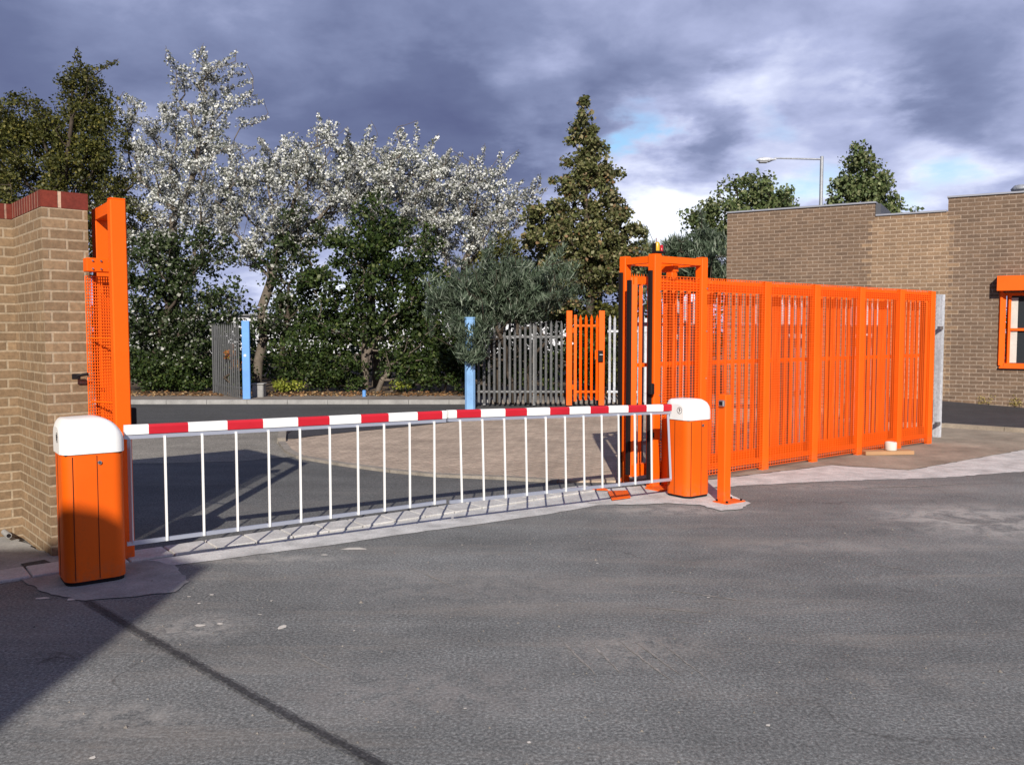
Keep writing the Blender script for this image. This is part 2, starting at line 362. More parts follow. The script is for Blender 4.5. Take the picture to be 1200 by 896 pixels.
# right side: path, stained concrete, tarmac bank
sheet('pale_path', rough_edge([G(*p)[:2] for p in ((835,571),(980,563.5),(1100,560),(1200,552.5),(1340,545),(1340,515),(1200,527),(1065,551),(975,545),(870,558),(800,566))], .022, .07), .004, CONC)
sheet('stained_concrete', rough_edge([G(*p)[:2] for p in ((800,566),(975,545.2),(1065,551.2),(1200,527.2),(1340,515.2),(1340,510),(1200,507),(1105,501),(1000,501))]+[(4.2,13.2)], .006), .008, CONC_T)
# pads under the barrier cabinets
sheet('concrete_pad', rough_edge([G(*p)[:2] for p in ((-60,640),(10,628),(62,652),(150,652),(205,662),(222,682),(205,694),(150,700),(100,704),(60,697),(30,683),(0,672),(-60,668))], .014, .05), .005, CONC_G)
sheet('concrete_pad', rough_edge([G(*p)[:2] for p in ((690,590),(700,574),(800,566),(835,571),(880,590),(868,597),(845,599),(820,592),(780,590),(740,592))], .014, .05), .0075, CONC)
# tar seam, worn marks, spots
seam = [G(*p) for p in ((100,703),(165,742),(225,775.5),(270,801),(320,829),(380,861.5),(445,896),(530,940))]
def ribbon(w0, w1, jit, name, z, m):
    Lf = []; Rt = []
    for i, p in enumerate(seam[:-1]):
        d = (seam[i+1]-p); nn = Vector((-d.y, d.x, 0)).normalized(); k = max(4, int(d.length/.022))
        for j in range(k):
            q = p+d*(j/k); Lf.append(q+nn*(random.uniform(w0, w1)+random.uniform(0, jit))); Rt.append(q-nn*(random.uniform(w0, w1)+random.uniform(0, jit)))
    mb = MB(); n = len(Lf); mb.add([(v.x, v.y, z) for v in Lf+Rt], [(i, n+i, n+i+1, i+1) for i in range(n-1)])
    o = mb.build(name, m); tag(o, kind='structure')
    if o.data.polygons[0].normal.z < 0: o.data.flip_normals()
ribbon(.024, .030, .012, 'tar_seam_border', .002, TAR2)
ribbon(.010, .016, .008, 'tar_seam', .004, TAR)
sheet('tarmac_patch', rough_edge([G(*p)[:2] for p in ((24,662),(52,657),(66,663),(66,672),(40,674))], .006), .011, TAR)
def blot(px, py, rx, ry, n=9):
    c = G(px, py); out = []
    for i in range(n):
        a = 2*math.pi*i/n; k = random.uniform(.6, 1.15)
        out.append((c.x+rx*k*math.cos(a), c.y+ry*k*math.sin(a)))
    return out
mb = MB()
for px, py, rx, ry in ((330,735,.022,.045),(234,733,.035,.02),(258,731,.02,.015),(248,697,.015,.012),(222,699,.014,.01),(233,707,.012,.012),(85,612+90,.03,.03),(417,643,.11,.035),(108,888,.012,.015),(545,830,.008,.008),(415,739,.008,.01),(318,704,.01,.012),(305,720,.012,.008),(830,700,.01,.01),(900,850,.012,.01),(700,660,.012,.01),(620,870,.01,.01),(380,650,.03,.02),(48,701,.05,.02)):
    p = blot(px, py, rx, ry); mb.add([(x, y, .003) for x, y in p], [tuple(range(len(p)))])
mk = mb.build('paint_spots', CARD); tag(mk, kind='structure')
mb = MB()
for (a, b, w) in (((655,747),(700,792),.018),((692,752),(728,790),.014),((724,750),(790,800),.02),((745,752),(805,796),.016),((768,748),(830,796),.010),((470,660),(560,700),.010),((1010,660),(1100,672),.014),((340,760),(400,790),.008),((775,690),(885,706),.02),((750,711),(838,719),.016),((765,724),(832,733),.012),((1010,572),(1130,567),.06),((905,570),(975,563),.03)):
    p = G(*a); q = G(*b); d = q-p; nn = Vector((-d.y,d.x,0)).normalized(); k = 14; up = []; dn = []
    for i in range(k+1):
        c = p+d*(i/k)+nn*random.uniform(-.004,.004); ww = w*random.uniform(.15,.6)*math.sin(math.pi*(i+.6)/(k+1.2)); up.append(c+nn*ww); dn.append(c-nn*ww)
    pl = up+dn[::-1]; mb.add([(v.x, v.y, .003) for v in pl], [tuple(range(len(pl)))])
tag(mb.build('tyre_scuffs', concrete('scuffed_tarmac', (.27,.25,.23), .4, 20)), kind='structure')
# grit
mb = MB()
for i in range(900):
    x = random.uniform(-3.6, 5.5); y = random.uniform(2.9, 8.5)
    if (Vector((x, y, 0))-S0).dot(N) > -.1: continue
    r = random.uniform(.002, .0065)*(1 if random.random() < .93 else 1.9)
    mb.add([(x-r,y-r*.6,0),(x+r,y-r,0),(x+r*.7,y+r,0),(x-r*.8,y+r*.7,0),(x,y,r*1.1)], [(0,1,4),(1,2,4),(2,3,4),(3,0,4)])
tag(mb.build('loose_grit', concrete('grit_stone', (.2,.18,.16), .6, 40)), kind='stuff')

# ------------------------------------------------------------------ brick pillar and wall on the left
PA = R(41.0); pu = Vector((math.cos(PA), math.sin(PA), 0)); pn = Vector((-pu.y, pu.x, 0))
C0 = G(61, 652)
PT = 2.585-.12
wt = thing('brick_pillar', C0, 'tall tan brick gate pillar with red coping beside the orange gate posts', 'pillar')
def quadp(o, a, b, da, db): return [o, o+da*a, o+da*a+db*b, o+db*b]
part(MB().prism(quadp(C0, .30, .90, pu, pn), -.03, PT), 'shaft', BRICK_P, wt, uv=True)
part(MB().prism(quadp(C0-pu*.004-pn*.004, .308, .06, pu, pn), PT, PT+.115), 'coping', COPE_L, wt, uv=True)
part(MB().prism(quadp(C0-pu*.004+pn*.056, .308, .85, pu, pn), PT, PT+.115), 'coping', COPE, wt, uv=True)
w0 = C0+pn*.90
wl = thing('brick_wall', w0-pu*3, 'tan brick boundary wall with red coping running off the left edge behind the pillar', 'wall')
part(MB().prism(quadp(w0-pu*5, 5.295, .23, pu, pn), -.03, PT-.003), 'wall_face', BRICK_P, wl, uv=True)
part(MB().prism(quadp(w0-pu*5-pn*.006, 5.29, .242, pu, pn), PT-.003, PT+.112), 'coping', COPE, wl, uv=True)
pp = G(10, 625, .05)
pd = thing('drain_pipe', (pp.x, pp.y-.1, 0), 'small round drain pipe stub poking out at the foot of the brick wall', 'pipe')
a = Vector((pp.x, pp.y-.02, .05)); part(MB().tube(a-pn*.06, a+pn*.10, .022, n=14), 'pipe_wall', CONC_G, pd); part(MB().tube(a-pn*.062, a-pn*.055, .015, n=14), 'opening', BLACK, pd)

# ------------------------------------------------------------------ left gate posts (catch portal)
f0 = Vector((A(142, 450, 6.02).x, 6.02, 0)); b0 = Vector((-3.035, 6.46, 0))
gp = thing('gate_catch_frame', f0, 'pair of tall orange gate posts joined at the top beside the brick pillar', 'gate post')
HP = 2.50
part(MB().box((f0.x, f0.y, HP/2), (.105,.075,HP), PA, bev=.008), 'post', ORANGE, gp)
part(MB().box((f0.x, f0.y, HP+.004), (.098,.068,.008), PA), 'post_cap', ORANGE, gp)
part(MB().box((b0.x, b0.y, HP/2), (.10,.10,HP), PA, bev=.008), 'post', ORANGE, gp)
d = (b0-f0).normalized()
part(MB().beam(f0+d*.062+Vector((0,0,HP-.05)), b0-d*.05+Vector((0,0,HP-.05)), .09, .08), 'top_bar', ORANGE, gp)
bx = A(116, 311, 6.17)
mbk = MB().box((bx.x, bx.y, bx.z), (.185,.09,.095), PA, bev=.004)
bk = part(mbk, 'catch_bracket', ORANGE, gp)
mbb = MB()
for i in (-.055, 0, .055):
    for j in (-.028, .028):
        c = bx+pu*i-pn*.047+Vector((0,0,j)); part(MB().tube(c, c-pn*.008, .007, n=6), 'bolt', STEEL, bk)
for zz in (bx.z-.02, bx.z-.085): part(MB().tube((bx.x+.06, bx.y+.03, zz), (f0.x, f0.y, zz), .010, n=8), 'stay_rod', ORANGE, gp)
for z in (1.55, 1.1, .65): part(MB().tube((bx.x-.07, bx.y-.01, z), (f0.x, f0.y, z), .008, n=8), 'stay_rod', ORANGE, gp)
def wire_panel(o, du, w, z0, z1, pu_=.05, pz=.025, r=.0022, back=None):
    mb = MB(); nrm = Vector((-du.y, du.x, 0))
    k = max(1, round(w/pu_))
    for i in range(k+1):
        p = o+du*(w*i/k); mb.beam(Vector((p.x, p.y, z0)), Vector((p.x, p.y, z1)), r*2, r*2)
    k = max(1, round((z1-z0)/pz))
    for i in range(k+1):
        z = z0+(z1-z0)*i/k; p = o+nrm*-r*1.6; q = p+du*w; mb.beam(Vector((p.x, p.y, z)), Vector((q.x, q.y, z)), r*2, r*2)
    return mb
m0 = Vector((A(102, 400, 6.19).x, 6.19, 0))
part(wire_panel(m0, pu, .20, .1, 1.99, .016, .022, .003), 'mesh_guard', ORANGE, gp)
bh = A(86, 441, 6.16)
mbh = MB().tube(bh, A(103, 438, 6.17), .011, n=8); mbh.box((bh.x+.02, bh.y, bh.z), (.055,.02,.04), PA, bev=.004)
part(mbh, 'drop_bolt', BLACK, gp)
ks = A(155, 494, 6.12); part(MB().box(ks, (.05,.05,.20), PA, bev=.006), 'buffer', BLACK, gp)

# ------------------------------------------------------------------ barriers
def rounded_rect(w, d, r, n=5):
    pts = []
    for cx, cy, a0 in ((w/2-r, -d/2+r, -90), (w/2-r, d/2-r, 0), (-w/2+r, d/2-r, 90), (-w/2+r, -d/2+r, 180)):
        for i in range(n+1):
            a = R(a0+90*i/n); pts.append((cx+r*math.cos(a), cy+r*math.sin(a)))
    return pts
def local(mb, loc, rot):                                     # move mesh from local space
    cr, sr = math.cos(rot), math.sin(rot)
    mb.v = [(loc[0]+x*cr-y*sr, loc[1]+x*sr+y*cr, loc[2]+z) for x, y, z in mb.v]; return mb
CA = R(36)
def cabinet(loc, zs, label, arm_a, arm_b, zt, rail, bars, stripes, label_red, seams=True, W=.36, D=.34):
    t = thing('vehicle_barrier', loc, label, 'barrier', 'barrier units either side of the gateway')
    rr = rounded_rect(W, D, .075, 8); n = len(rr)
    body = MB().prism([(x*.96, y*.96) for x, y in rr], .0, .03, mi=1)
    zb = .83*zs
    P = [(x, y, z) for z in (.03, zb) for x, y in rr]
    body.add(P, [(i, (i+1) % n, n+(i+1) % n, n+i) for i in range(n)], 0, True); body.add(P, [tuple(range(n, 2*n))], 0)
    part(local(body, loc, CA), 'cabinet', [ORANGE_D, BLACK], t)
    # door seams: thin dark gaps on the front and the end
    sm = MB()
    for x in (-.055*1, .0) if False else (-.125, .015): sm.box((x, -D/2-.0006, .43*zs), (.0035, .003, .78*zs))
    sm.box((-W/2-.0006, .02, .43*zs), (.003, .0035, .78*zs))
    part(local(sm, loc, CA), 'door_gap', BLACK, t)
    lk = MB().tube((.03, -D/2, .775*zs), (.03, -D/2-.010, .775*zs), .012, n=14); lkk = part(local(lk, loc, CA), 'lock', STEEL, t)
    part(local(MB().tube((.03, -D/2-.010, .775*zs), (.03, -D/2-.0115, .775*zs), .005, n=8), loc, CA), 'keyhole', BLACK, lkk)
    # hood: same plan, top falls away in a curve towards +x
    hood = MB(); h = .225*zs; w2, d2 = W/2+.008, D/2+.008
    xs = [-w2+2*w2*i/26 for i in range(27)]
    def top(x):
        u = (x+w2)/(2*w2)
        e = 1-.04*(1-u)
        if u < .12: e -= .22*((.12-u)/.12)**2
        if u > .5: e -= .55*((u-.5)/.5)**2.8
        return h*e
    secs = []
    rr2 = .07; 
    for x in xs:
        edge = min(x+w2, w2-x); ins = rr2-math.sqrt(max(0, rr2**2-(rr2-min(edge, rr2))**2)); dd = d2-ins; H = top(x)
        prof = [(-dd, 0), (-dd, H*.55), (-dd+.006, H*.78), (-dd+.022, H*.92), (-dd+.055, H*.99), (0, H*1.0), (dd-.055, H*.99), (dd-.022, H*.92), (dd-.006, H*.78), (dd, H*.55), (dd, 0)]
        secs.append([(x, y, zb+.004+z) for y, z in prof])
    k = len(secs[0]); P = [p for q in secs for p in q]
    fs = [(a*k+i, (a+1)*k+i, (a+1)*k+i+1, a*k+i+1) for a in range(len(secs)-1) for i in range(k-1)]
    hood.add(P, fs, 0, True); hood.add(P, [tuple(range(k)), tuple(reversed(range((len(secs)-1)*k, len(secs)*k)))], 0)
    hood.box((0, 0, zb+.0), (W-.03, D-.03, .008), mi=1)
    hd = part(local(hood, loc, CA), 'hood', [WHITE, BLACK], t)
    # round emblem on the end: ring with a little running figure stroke
    em = MB(); r = .032; cx = -w2-.002; cz = zb+.105*zs; cy = -.045 if True else 0
    nn = 28
    P = [(cx, cy+q*math.cos(2*math.pi*i/nn), cz+q*math.sin(2*math.pi*i/nn)) for q in (r, r*.87) for i in range(nn)]
    em.add(P, [(i, nn+i, nn+(i+1) % nn, (i+1) % nn) for i in range(nn)])
    for (a, b, c2, d3, ww) in ((-.006,.020,.010,.012,.006),(.004,.020,-.004,-.002,.007),(-.004,-.002,.006,-.020,.006),(-.002,.006,-.014,.004,.005)):
        em.beam((cx, cy+a, cz+b), (cx, cy+c2, cz+d3), .002, ww, up=(1,0,0))
    part(local(em, loc, CA), 'emblem', BLACK, hd)
    # arm
    a = Vector(arm_a); b = Vector(arm_b); dirv = (b-a).normalized(); Lh = (b-a).length
    side = Vector((dirv.y, -dirv.x, 0)).normalized()
    am = MB(); hh = .063; ww = .05
    cuts = [0]+sorted(stripes)+[1]
    red = label_red
    upv = side.cross(dirv).normalized(); upv = upv if upv.z > 0 else -upv
    prof = [(-1,-.5),(-1,.25),(-.7,.5),(.7,.5),(1,.25),(1,-.5)]
    for i in range(len(cuts)-1):
        p = a+dirv*Lh*cuts[i]; q = a+dirv*Lh*cuts[i+1]
        P = [e+side*(x*ww/2)+upv*(y*hh-.034) for e in (p, q) for x, y in prof]; m_ = len(prof)
        am.add(P, [(j, (j+1) % m_, m_+(j+1) % m_, m_+j) for j in range(m_)]+[tuple(reversed(range(m_))), tuple(range(m_, 2*m_))], 1 if red else 0); red = not red
    arm = part(am, 'arm', [WHITE, RED], t)
    ra = Vector(rail[0]); rb = Vector(rail[1])
    ch = MB(); ch.beam(a+Vector((0,0,-.082)), b+Vector((0,0,-.082)), .032, .026); part(ch, 'hanger_channel', ALU, arm)
    for s_ in bars:
        p = a+dirv*Lh*s_+Vector((0,0,-.095)); q = ra+(rb-ra)*s_; q = Vector((q.x, q.y, q.z+.0))
        bm = MB(); f = -side if side.y > 0 else side
        bm.beam(p+f*.020+Vector((0,0,.012)), q+f*.020+Vector((0,0,-.01)), .015, .010, up=(side.x, side.y, 0))
        o = part(bm, 'skirt_bar', WHITE, t)
    part(MB().beam(ra, rb, .022, .026), 'bottom_rail', ALU, t)
    ef = MB().beam(a+dirv*.03+Vector((0,0,-.07)), ra+(rb-ra).normalized()*.03, .02, .02) if zs == 1 else MB().beam(b-dirv*.03+Vector((0,0,-.07)), rb, .02, .02)
    part(ef, 'end_bar', ALU, t)
    return t
# cabinet centres from their front-left corners
cu = Vector((math.cos(CA), math.sin(CA), 0)); cn = Vector((-cu.y, cu.x, 0))
lc = G(84, 689)+cu*.18+cn*.17-cu*.03; rc = G(806, 586)+cu*.17+cn*.16; lc.z = 0; rc.z = 0
def on_line(px):
    k = (px-600)/F; d = rc-lc                                 # point of the barrier line under image column px
    t = (k*lc.y*1.0-lc.x)/(d.x-k*d.y)
    for _ in range(4):                                        # small correction for pitch
        p = lc+d*t; 
    return lc+d*t
def zat(p, py):                                               # height seen at row py at the place p
    d = ray(600, py); return EYE+d.z/d.y*p.y
def prj(px, py): p = on_line(px); return Vector((p.x, p.y, zat(p, py)))
La, Lb = prj(143, 497.5), prj(521.5, 480.5); Ra, Rb = prj(524, 480), prj(786, 473)
rLa, rLb = prj(143, 637), prj(512, 588.5); rRa, rRb = prj(526, 588.0), prj(767, 563.5)
def frac(px, a, b):
    p = on_line(px); return (Vector((p.x,p.y))-Vector((a.x,a.y))).length/(Vector((b.x,b.y))-Vector((a.x,a.y))).length
rLb2 = rLa+(rLb-rLa)*((Vector((Lb.x,Lb.y))-Vector((La.x,La.y))).length/(Vector((rLb.x,rLb.y))-Vector((rLa.x,rLa.y))).length)
rRb2 = rRa+(rRb-rRa)*((Vector((Rb.x,Rb.y))-Vector((Ra.x,Ra.y))).length/(Vector((rRb.x,rRb.y))-Vector((rRa.x,rRa.y))).length)
strL = [frac(x, La, Lb) for x in (171.5,218,264,306,347,384,421,453.5,487.5,516.5)]
strR = [frac(x, Ra, Rb) for x in (533.5,562,590.5,616,643,666,690.5,712,735,756.5,776)]
barL = [frac(x, La, Lb) for x in (190,234,274,312,349,384,417,448,478,507)]
barR = [frac(x, Ra, Rb) for x in (537.4,563.5,589.2,614.4,638,660.6,682.4,703.7,723.5,742.6,762)]
cabinet(lc, 1.0, 'orange barrier cabinet with white hood and striped arm standing before the brick pillar', La, Lb, 0, (rLa, rLb2), barL, strL, False)
cabinet(rc, .905, 'orange barrier cabinet with white hood in front of the mesh fence, by the card reader', Ra, Rb, 0, (rRa, rRb2), barR, strR, False, W=.33, D=.31)

# ------------------------------------------------------------------ card reader post
q = G(848, 588); rp = thing('reader_post', q, 'square orange post with small grey card reader and bolted base plate', 'post')
HR = zat(q, 462)
part(MB().box((q.x, q.y, HR/2+.004), (.092,.092,HR-.008), CA, bev=.008), 'post', ORANGE, rp)
part(MB().box((q.x+.045, q.y-.02, .012), (.26,.17,.01), CA), 'base_plate', ORANGE, rp)
mbb = MB()
for i, j in ((-.1,-.06),(.1,-.06),(.1,.06),(-.1,.06)):
    c = Vector((q.x+.045, q.y-.02, .017))+cu*i+cn*j; part(MB().tube(c, c+Vector((0,0,.016)), .011, n=6), 'bolt', BLACK, rp)
rr_ = Vector((q.x, q.y, zat(q, 472)))-cu*.047-cn*.0
rd = part(MB().box(rr_-cu*.012-cn*.012, (.03,.062,.062), CA, bev=.008), 'card_reader', STEEL, rp)
part(MB().box(rr_-cu*.028-cn*.012, (.004,.036,.036), CA), 'reader_window', BLACK, rd)

# ------------------------------------------------------------------ sliding gate housing
B0 = G(765, 571)
def FL(s, n, z=0): p = B0+U*s+N*n; return Vector((p.x, p.y, z))
HG = 2.37
def s_at(px, n=0):                                            # station along the fence line under column px
    k = (px-600)/F; p = B0+N*n; return (k*p.y-p.x)/(U.x-k*U.y)
gf = thing('gate_guide_frame', B0, 'tall orange four post guide frame with black rubber safety edges around the open gate', 'gate frame')
sC = s_at(821)
for nm, (s_, n_, w_) in {'a': (0,0,.10), 'b': (0,.42,.09), 'c': (sC,0,.095), 'd': (sC,.42,.09)}.items():
    p = FL(s_, n_); part(MB().box((p.x, p.y, HG/2), (w_, w_, HG), ANG, bev=.007), 'post', ORANGE, gf)
    part(MB().box((p.x, p.y, HG+.004), (w_-.01, w_-.01, .01), ANG), 'post_cap', ORANGE, gf)
zt_ = HG-.045
for a_, b_ in (((0,.056),(0,.369)), ((sC,.051),(sC,.369)), ((.056,0),(sC-.051,0)), ((.051,.42),(sC-.051,.42))):
    part(MB().beam(FL(*a_, zt_), FL(*b_, zt_), .07, .07), 'top_bar', ORANGE, gf)
pe = FL(sC*.52, .21, HG-.05); part(MB().beam(FL(sC*.5, .04, HG-.12), FL(sC*.5, .38, HG-.12), .075, .06), 'roller_bar', ORANGE, gf)
for n_ in (0, .42):
    part(MB().beam(FL(-.068, n_-.004, .06), FL(-.068, n_-.004, HG-.16), .036, .03, up=(UX,UY,0)), 'safety_edge', BLACK, gf)
part(MB().box(FL(-.10, -.06, 1.02), (.05,.05,.11), ANG, bev=.006), 'photocell', BLACK, gf)
part(MB().box(FL(-.085, -.05, .55), (.05,.04,.05), ANG), 'photocell', BLACK, gf)
part(MB().box(FL(.20, -.10, .36), (.24,.14,.70), ANG, bev=.01), 'motor_box', ORANGE_D, gf)
part(MB().box(FL(.03, -.14, .015), (.35,.22,.02), ANG), 'base_plate', ORANGE_D, gf)
part(MB().tube(FL(.24,-.171,.74), FL(.24,-.21,.74), .028, n=14), 'key_switch', BLACK, gf)
for s_, zs_ in ((0, (.45,.95,1.5,2.0)), (sC, (.6,1.1,1.6,2.05))):
    for z in zs_: part(MB().tube(FL(s_+.03,-.05,z), FL(s_+.03,-.056,z), .009, n=6), 'bolt', STEEL, gf)
# beacon
bc = FL(.03, 0, HG+.01); bo = thing('warning_beacon', bc, 'small amber and red flashing beacon on top of the orange gate frame', 'beacon')
part(MB().box(bc+Vector((0.02,0,.016)), (.13,.08,.022), ANG, bev=.004), 'base', BLACK, bo)
part(MB().lathe(bc+Vector((0,0,.027)), [(.026,0),(.026,.075),(.02,.09),(0,.095)]), 'lens', mat('amber_lens', (.62,.36,.02), .25), bo)
part(MB().lathe(bc+Vector((.045,0,.027)), [(.016,0),(.016,.06),(0,.066)]), 'lens', mat('red_lens', (.4,.01,.02), .25), bo)
part(MB().box(bc+Vector((-.028,0,.065)), (.012,.05,.085), ANG), 'guard', BLACK, bo)
part(MB().tube(bc+Vector((-.01,0,.10)), bc+Vector((-.01,0,.16)), .005), 'aerial', mat('brown_aerial', (.2,.08,.07), .5), bo)

# sliding gate leaf
g0 = FL(-.16, .21); LEN = 6.05; SG = thing('sliding_gate', g0, 'long orange barred sliding gate parked open behind the mesh fence', 'gate')
ZT = 2.12
def GL(s_, z, n_=.21): return FL(-.12+s_, n_, z)
fr = MB().beam(GL(0,ZT), GL(LEN,ZT), .06,.08); fr.beam(GL(0,.16), GL(LEN,.16), .07,.12); fr.beam(GL(0,1.25), GL(LEN,1.25), .03,.04)
fr.beam(GL(.03,.1), GL(.03,ZT+.03), .07,.07); fr.beam(GL(LEN-.03,.1), GL(LEN-.03,ZT+.03), .07,.07)
for i in range(1, 5): fr.beam(GL(LEN*i/5,.1), GL(LEN*i/5,ZT+.03), .06,.06)
part(fr, 'frame', ORANGE, SG)
br = MB()
for i in range(1, int(LEN/.125)):
    br.beam(GL(i*.125,.2,.2), GL(i*.125,ZT-.02,.2), .034,.028)
part(br, 'bar_infill', ORANGE, SG)
tt = MB()
for i in range(int(LEN/.035)):
    p = GL(i*.035+.01, ZT+.04); tt.add([p-U*.008, p+U*.008, p+Vector((0,0,.035))], [(0,1,2)])
part(tt, 'anti_climb_teeth', ORANGE, SG)
part(MB().beam(GL(-.03,.12), GL(-.03,ZT), .038,.035, up=(UX,UY,0)), 'rubber_edge', BLACK, SG)
for s_ in (.35, 5.6): part(MB().tube(GL(s_,.06)-N*.03, GL(s_,.06)+N*.03, .06, n=18), 'wheel', BLACK, SG)
part(MB().beam(FL(-.1,.21,.012), FL(LEN,.21,.012), .03, .02), 'track', STEEL, SG)

# mesh fence
fpx = [821, 897, 955, 1007.5, 1054, 1090]; fs_ = [s_at(x) for x in fpx]
MF = thing('mesh_fence', FL(sC, 0), 'orange welded mesh fence in bays between flat orange posts, screening the parked gate', 'fence')
TOPF = 2.13
for i, s_ in enumerate(fs_[1:]):
    p = FL(s_, 0); part(MB().box((p.x, p.y, (TOPF+.03)/2), (.115,.06,TOPF+.03), ANG, bev=.005), 'post', ORANGE, MF)
allst = [.056]+fs_
for i in range(len(allst)-1):
    a_, b_ = allst[i]+(.0 if i == 0 else .05), allst[i+1]-.05
    part(wire_panel(FL(a_, -.02), U, b_-a_, .05, TOPF+.03, .050, .028, .0030), 'mesh_panel', ORANGE, MF)
    part(MB().beam(FL(a_, .012, TOPF-.06), FL(b_, .012, TOPF-.06), .04, .09), 'rail', ORANGE, MF)
    part(MB().beam(FL(a_, .012, .12), FL(b_, .012, .12), .04, .06), 'rail', ORANGE, MF)
# end post, galvanised
sg = s_at(1099, .3); p = FL(sg, .3); zt = zat(p, 345)
ep = thing('steel_post', p, 'tall galvanised steel channel post at the far end of the orange mesh fence', 'post')
cm = MB(); cm.box((p.x, p.y, zt/2), (.012,.09,zt), ANG); cm.box((p.x+UX*.04-N.x*.04, p.y+UY*.04-N.y*.04, zt/2), (.08,.01,zt), ANG); cm.box((p.x+UX*.04+N.x*.04, p.y+UY*.04+N.y*.04, zt/2), (.08,.01,zt), ANG)
part(cm, 'channel', GALV_B, ep)
for z in (.22, zt-.5): part(MB().box((p.x-UX*.05-N.x*.05, p.y-UY*.05-N.y*.05, z), (.10,.04,.05), ANG), 'bracket', STEEL, ep)

# galvanised palisade
def pale(mb, base, du, z0, z1, w=.062):
    dn = Vector((-du.y, du.x, 0)); t = .014
    pr = [(-w/2, t), (-w/4, -t*.4), (0, t*.5), (w/4, -t*.4), (w/2, t)]
    pts = [base+du*x-dn*y for x, y in pr]; n = len(pts)
    zt = [z1-.06, z1-.012, z1-.0, z1-.012, z1-.06]; zt[2] = z1+.03
    P = [(p.x, p.y, z0) for p in pts]+[(p.x, p.y, z) for p, z in zip(pts, zt)]
    mb.add(P, [(i, i+1, n+i+1, n+i) for i in range(n-1)])
def palisade(t, a, b, H, m, pitch=.155, posts=None, rails=(.3, -.32), mrail=None):
    a = Vector(a); b = Vector(b); du = (b-a).normalized(); Ln = (b-a).length; dn = Vector((-du.y, du.x, 0))
    if dn.y > 0: dn = -dn
    mb = MB(); k = int(Ln/pitch)
    for i in range(k+1):
        c = a+du*(Ln*(i+.5)/(k+1))+dn*.03; pale(mb, c, du, .07+random.uniform(-.01,.01), H+random.uniform(-.012,.012), .052)
    part(mb, 'pale_infill', m, t)
    part(MB().beam(a+Vector((0,0,rails[0])), b+Vector((0,0,rails[0])), .04, .045), 'rail', mrail or m, t)
    part(MB().beam(a+Vector((0,0,H+rails[1])), b+Vector((0,0,H+rails[1])), .04, .045), 'rail', mrail or m, t)
    for f in (posts or []):
        p = a+du*Ln*f-dn*.05; part(MB().box((p.x, p.y, H/2-.02), (.055,.10,H-.04), math.atan2(du.y, du.x)), 'post', mrail or m, t)
YF = 18.7
def XF(px, Y=YF): return A(px, 400, Y).x
pf = thing('palisade_fence', (XF(557), YF, 0), 'weathered grey steel palisade fence between the blue post and the orange gate', 'fence', 'palisade fencing beyond the forecourt')
palisade(pf, (XF(558), YF, 0), (XF(661), YF, 0), 1.80, GALV_OLD, .118, (.09, .66), mrail=GALV_OLD)
pf2 = thing('palisade_fence', (XF(712), YF, 0), 'bright galvanised palisade fence just right of the orange pedestrian gate', 'fence', 'palisade fencing beyond the forecourt')
palisade(pf2, (XF(712), YF, 0), (XF(800), YF-.3, 0), 1.92, GALV_B, .105, (.5,))
# palisade parallel to the gate, behind it
pf3 = thing('palisade_fence', FL(.4, .95), 'bright galvanised palisade fence glimpsed through the orange mesh behind the sliding gate', 'fence', 'palisade fencing beyond the forecourt')
palisade(pf3, FL(.55, .95), FL(6.5, .95), 2.0, GALV, .15, (.2,.5,.8))
# orange pedestrian gate
pg = thing('pedestrian_gate', (XF(662), YF, 0), 'narrow orange palisade pedestrian gate with dark lock box in the grey fence', 'gate')
xa, xb = XF(667), XF(705); HGp = 2.04
for x in (xa, xb): part(MB().box((x, YF, HGp/2), (.125,.10,HGp), 0, bev=.008), 'post', ORANGE, pg)
x1 = xa+.13; mb = MB(); mb.box((x1+.0, YF-.02, 1.02), (.06,.05,1.86))
for z in (.30, 1.72): mb.beam((x1,YF-.02,z),(xb-.07,YF-.02,z),.04,.045)
part(mb, 'leaf_frame', ORANGE, pg)
mb = MB()
for i in range(4): pale(mb, Vector((x1+.11+i*.118, YF-.06, 0)), Vector((1,0,0)), .12, 1.93, .055)
part(mb, 'pale_infill', ORANGE, pg)
lz = A(703, 417, YF).z; lkb = part(MB().box((xb-.03, YF-.075, lz), (.11,.05,.24), 0, bev=.006), 'lock_box', BLACK, pg)
part(MB().tube((xb-.05, YF-.10, lz+.03), (xb+.02, YF-.11, lz+.03), .010, n=8), 'handle', STEEL, lkb)
mb = MB(); mb.tube((xb-.10,YF-.07,lz+.12),(xb-.14,YF-.07,lz+.12),.01); mb.tube((xb-.14,YF-.07,lz+.12),(xb-.14,YF-.07,lz-.06),.01); mb.tube((xb-.14,YF-.07,lz-.06),(xb-.10,YF-.07,lz-.06),.01)
part(mb, 'pull_handle', ORANGE, pg)
for z in (.4, 1.62): part(MB().tube((xa+.08,YF-.05,z-.05),(xa+.08,YF-.05,z+.05),.018), 'hinge', ORANGE, pg)
